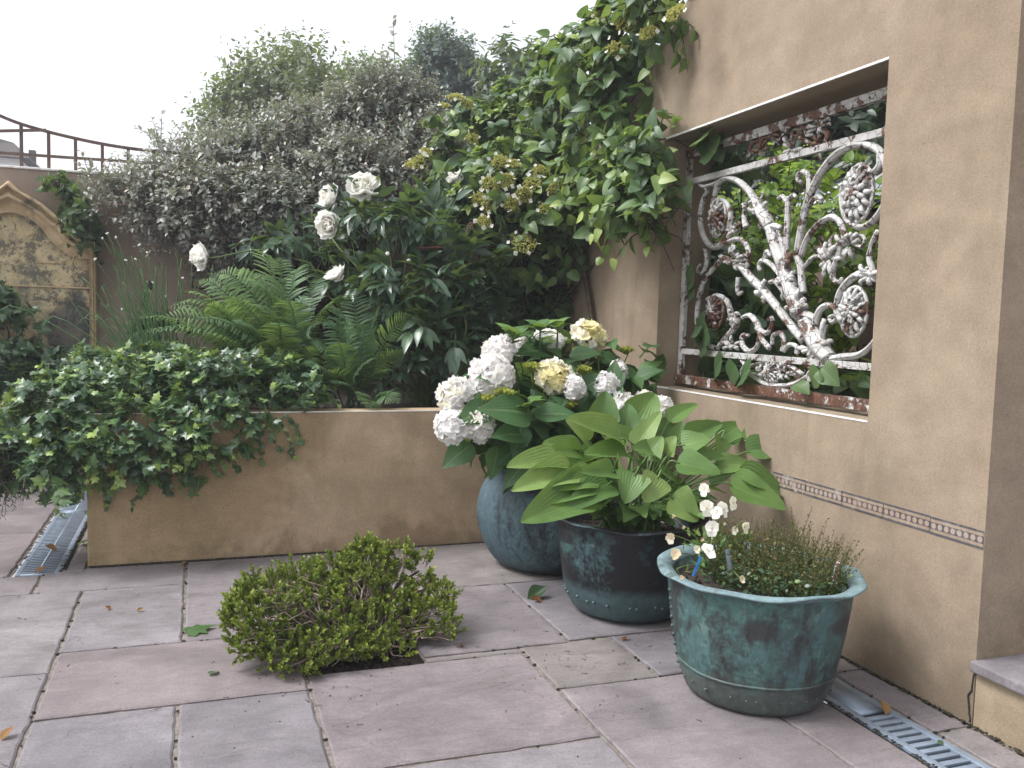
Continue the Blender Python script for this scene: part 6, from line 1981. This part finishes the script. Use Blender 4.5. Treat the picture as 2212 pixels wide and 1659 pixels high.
T_curl = leaf_tpl(6, 5, oval_prof(.34, .8), .5, -.35, .10, .35)
fallen(405, 1368, .105, .35, 'l_small', .25, 'pale green ragged leaf lying across a paving joint near the shrub', T_ivy)
fallen(452, 1462, .045, .9, 'l_climb', .35, 'small dark green leaf alone on a slab in front of the shrub')
fallen(685, 1207, .035, .3, 'l_small', .5, 'tiny green leaf at the foot of the planter behind the shrub')
fallen(240, 1318, .028, 2.5, 'p_dry', .05, 'dark curled scrap of leaf left of the green ragged leaf', T_curl)
fallen(296, 1322, .026, .4, 'p_dry', .8, 'pale tan scrap of leaf beside a dark one', T_curl)
fallen(3, 1600, .045, .9, 'p_dry', .9, 'orange tan leaf at the lower left edge of the photo', T_curl)
fallen(122, 1190, .060, 2.8, 'p_dry', .35, 'rusty brown leaf in the middle of the near slotted grate', T_curl, Z=.002)
fallen(75, 1238, .050, .2, 'p_dry', .55, 'tan brown leaf at the near end of the grate', T_curl, Z=.002)
fallen(126, 1214, .035, .6, 'l_climb', .4, 'small green leaf on the near slotted grate', T_oval, Z=.002)
fallen(185, 1112, .045, 1.0, 'l_climb', .1, 'dark leaf on the grate close to the planter corner', T_curl, Z=.002)
fallen(140, 1120, .05, 2.0, 'l_climb', .1, 'dark leaf on the grate, nearer its left edge', T_curl, Z=.002)
fallen(172, 1180, .07, .7, 'l_climb', .3, 'green leaf against the base of the planter corner', T_ivy)
fallen(80, 1088, .08, .2, 'l_small', .3, 'green leaf on the far paving left of the grate', T_ivy)
fallen(1140, 1295, .10, .3, 'l_climb', .05, 'dark withered leaf on the paving in front of the round pot', T_curl)
fallen(1170, 1302, .05, 2.6, 'p_dry', .0, 'thin dark leaf scrap just right of the withered leaf', T_curl)
fallen(1913, 1545, .055, 1.2, 'p_dry', .85, 'tan dry leaf lying on the right hand drain grate', T_curl, Z=.002)
fallen(2026, 1608, .030, .3, 'l_climb', .4, 'dark green scrap on the slots of the right hand grate', T_oval, Z=.002)
fallen(390, 1222, .030, .3, 'p_dry', .6, 'small brown leaf under the planter face', T_curl)
fallen(1000, 1400, .02, 2.0, 'p_dry', .1, 'brown crumb of leaf by the right side of the shrub', T_curl)
fallen(1345, 1385, .03, .3, 'p_dry', .0, 'dark crumb of leaf in front of the studded pot', T_curl)

# ------------------------------------------------------------------ dirt, crumbs and moss in the joints
rng = np.random.default_rng(25)
mb = MB()
for k in range(1500):                            # dark line of moss and dirt where walls meet the paving
    if k < 700: x, y = rng.uniform(-.46, 1.9), YP - abs(rng.normal()) * .006
    elif k < 1300: x, y = XW - abs(rng.normal()) * .006, rng.uniform(.4, 3.6)
    elif k < 1400: x, y = rng.choice([-.76, -.57]) + rng.normal() * .006, rng.uniform(4.35, 6.6)
    else: x, y = 1.918 + rng.normal() * .004, rng.uniform(1.2, 2.4)
    mb.blob((x, y, .001), (rng.uniform(.004, .012), rng.uniform(.002, .006), rng.uniform(.001, .004)), seg=6, rings=4)
for (x0, y0, x1, y1) in SL:
    if x1 < -1.3 or y1 < 1.2 or x0 > 2.1: continue
    for k in range(rng.integers(2, 12)):
        t = np.clip(rng.normal(rng.choice([0, 1, .5]), .22), 0, 1)
        if k % 2: x, y = x0 + (x1 - x0) * t, y0
        else: x, y = x0, y0 + (y1 - y0) * t
        if PIT[0] - .02 < x < PIT[2] + .02 and PIT[1] - .02 < y < PIT[3] + .02: continue
        mb.blob((x + rng.normal() * .002, y + rng.normal() * .002, -.003), (rng.uniform(.003, .010), rng.uniform(.002, .006), rng.uniform(.003, .005)), seg=6, rings=4)
tag(mb.build('moss', plain_mat('moss_dirt', (.030, .028, .016), .95, .5, 50)), kind='stuff')
mb = MB()
for k in range(230):
    x, y = rng.uniform(-1.3, 2.2), rng.uniform(1.5, 4.35)
    if k < 60: x, y = rng.normal(1.35, .22), rng.normal(2.85, .3)
    elif k < 150: x, y = rng.normal(.5, .26), rng.normal(2.95, .26)
    if y > 4.38 or x > 2.2 or (PIT[0] < x < PIT[2] and PIT[1] < y < PIT[3]): continue
    a = rng.random() * 6.28
    r = rng.uniform(.0008, .0026)
    if k % 5 == 0: mb.tube([(x, y, .003), (x + .02 * math.cos(a), y + .02 * math.sin(a), .004)], [.0012, .0008], 4)
    else: mb.blob((x, y, .002), (r * rng.uniform(1, 2), r, r * .7), seg=5, rings=3)
tag(mb.build('litter', plain_mat('litter_crumbs', (.055, .038, .026), .95, .5, 80)), kind='stuff')

# ------------------------------------------------------------------ thin bright haze over the garden
mb = MB()
mb.box((-41, -16, -1.2), (41, 49, 9.6))
mt = bpy.data.materials.new('haze_air')
mt.use_nodes = True
nt = mt.node_tree
nt.nodes.remove(nt.nodes['Principled BSDF'])
pv = nt.nodes.new('ShaderNodeVolumePrincipled')
pv.inputs['Color'].default_value = (.93, .94, 1.0, 1)
pv.inputs['Density'].default_value = HAZE
pv.inputs['Anisotropy'].default_value = .35
nt.links.new(pv.outputs[0], nt.nodes['Material Output'].inputs['Volume'])
tag(mb.build('haze', mt, smooth=False), kind='stuff')
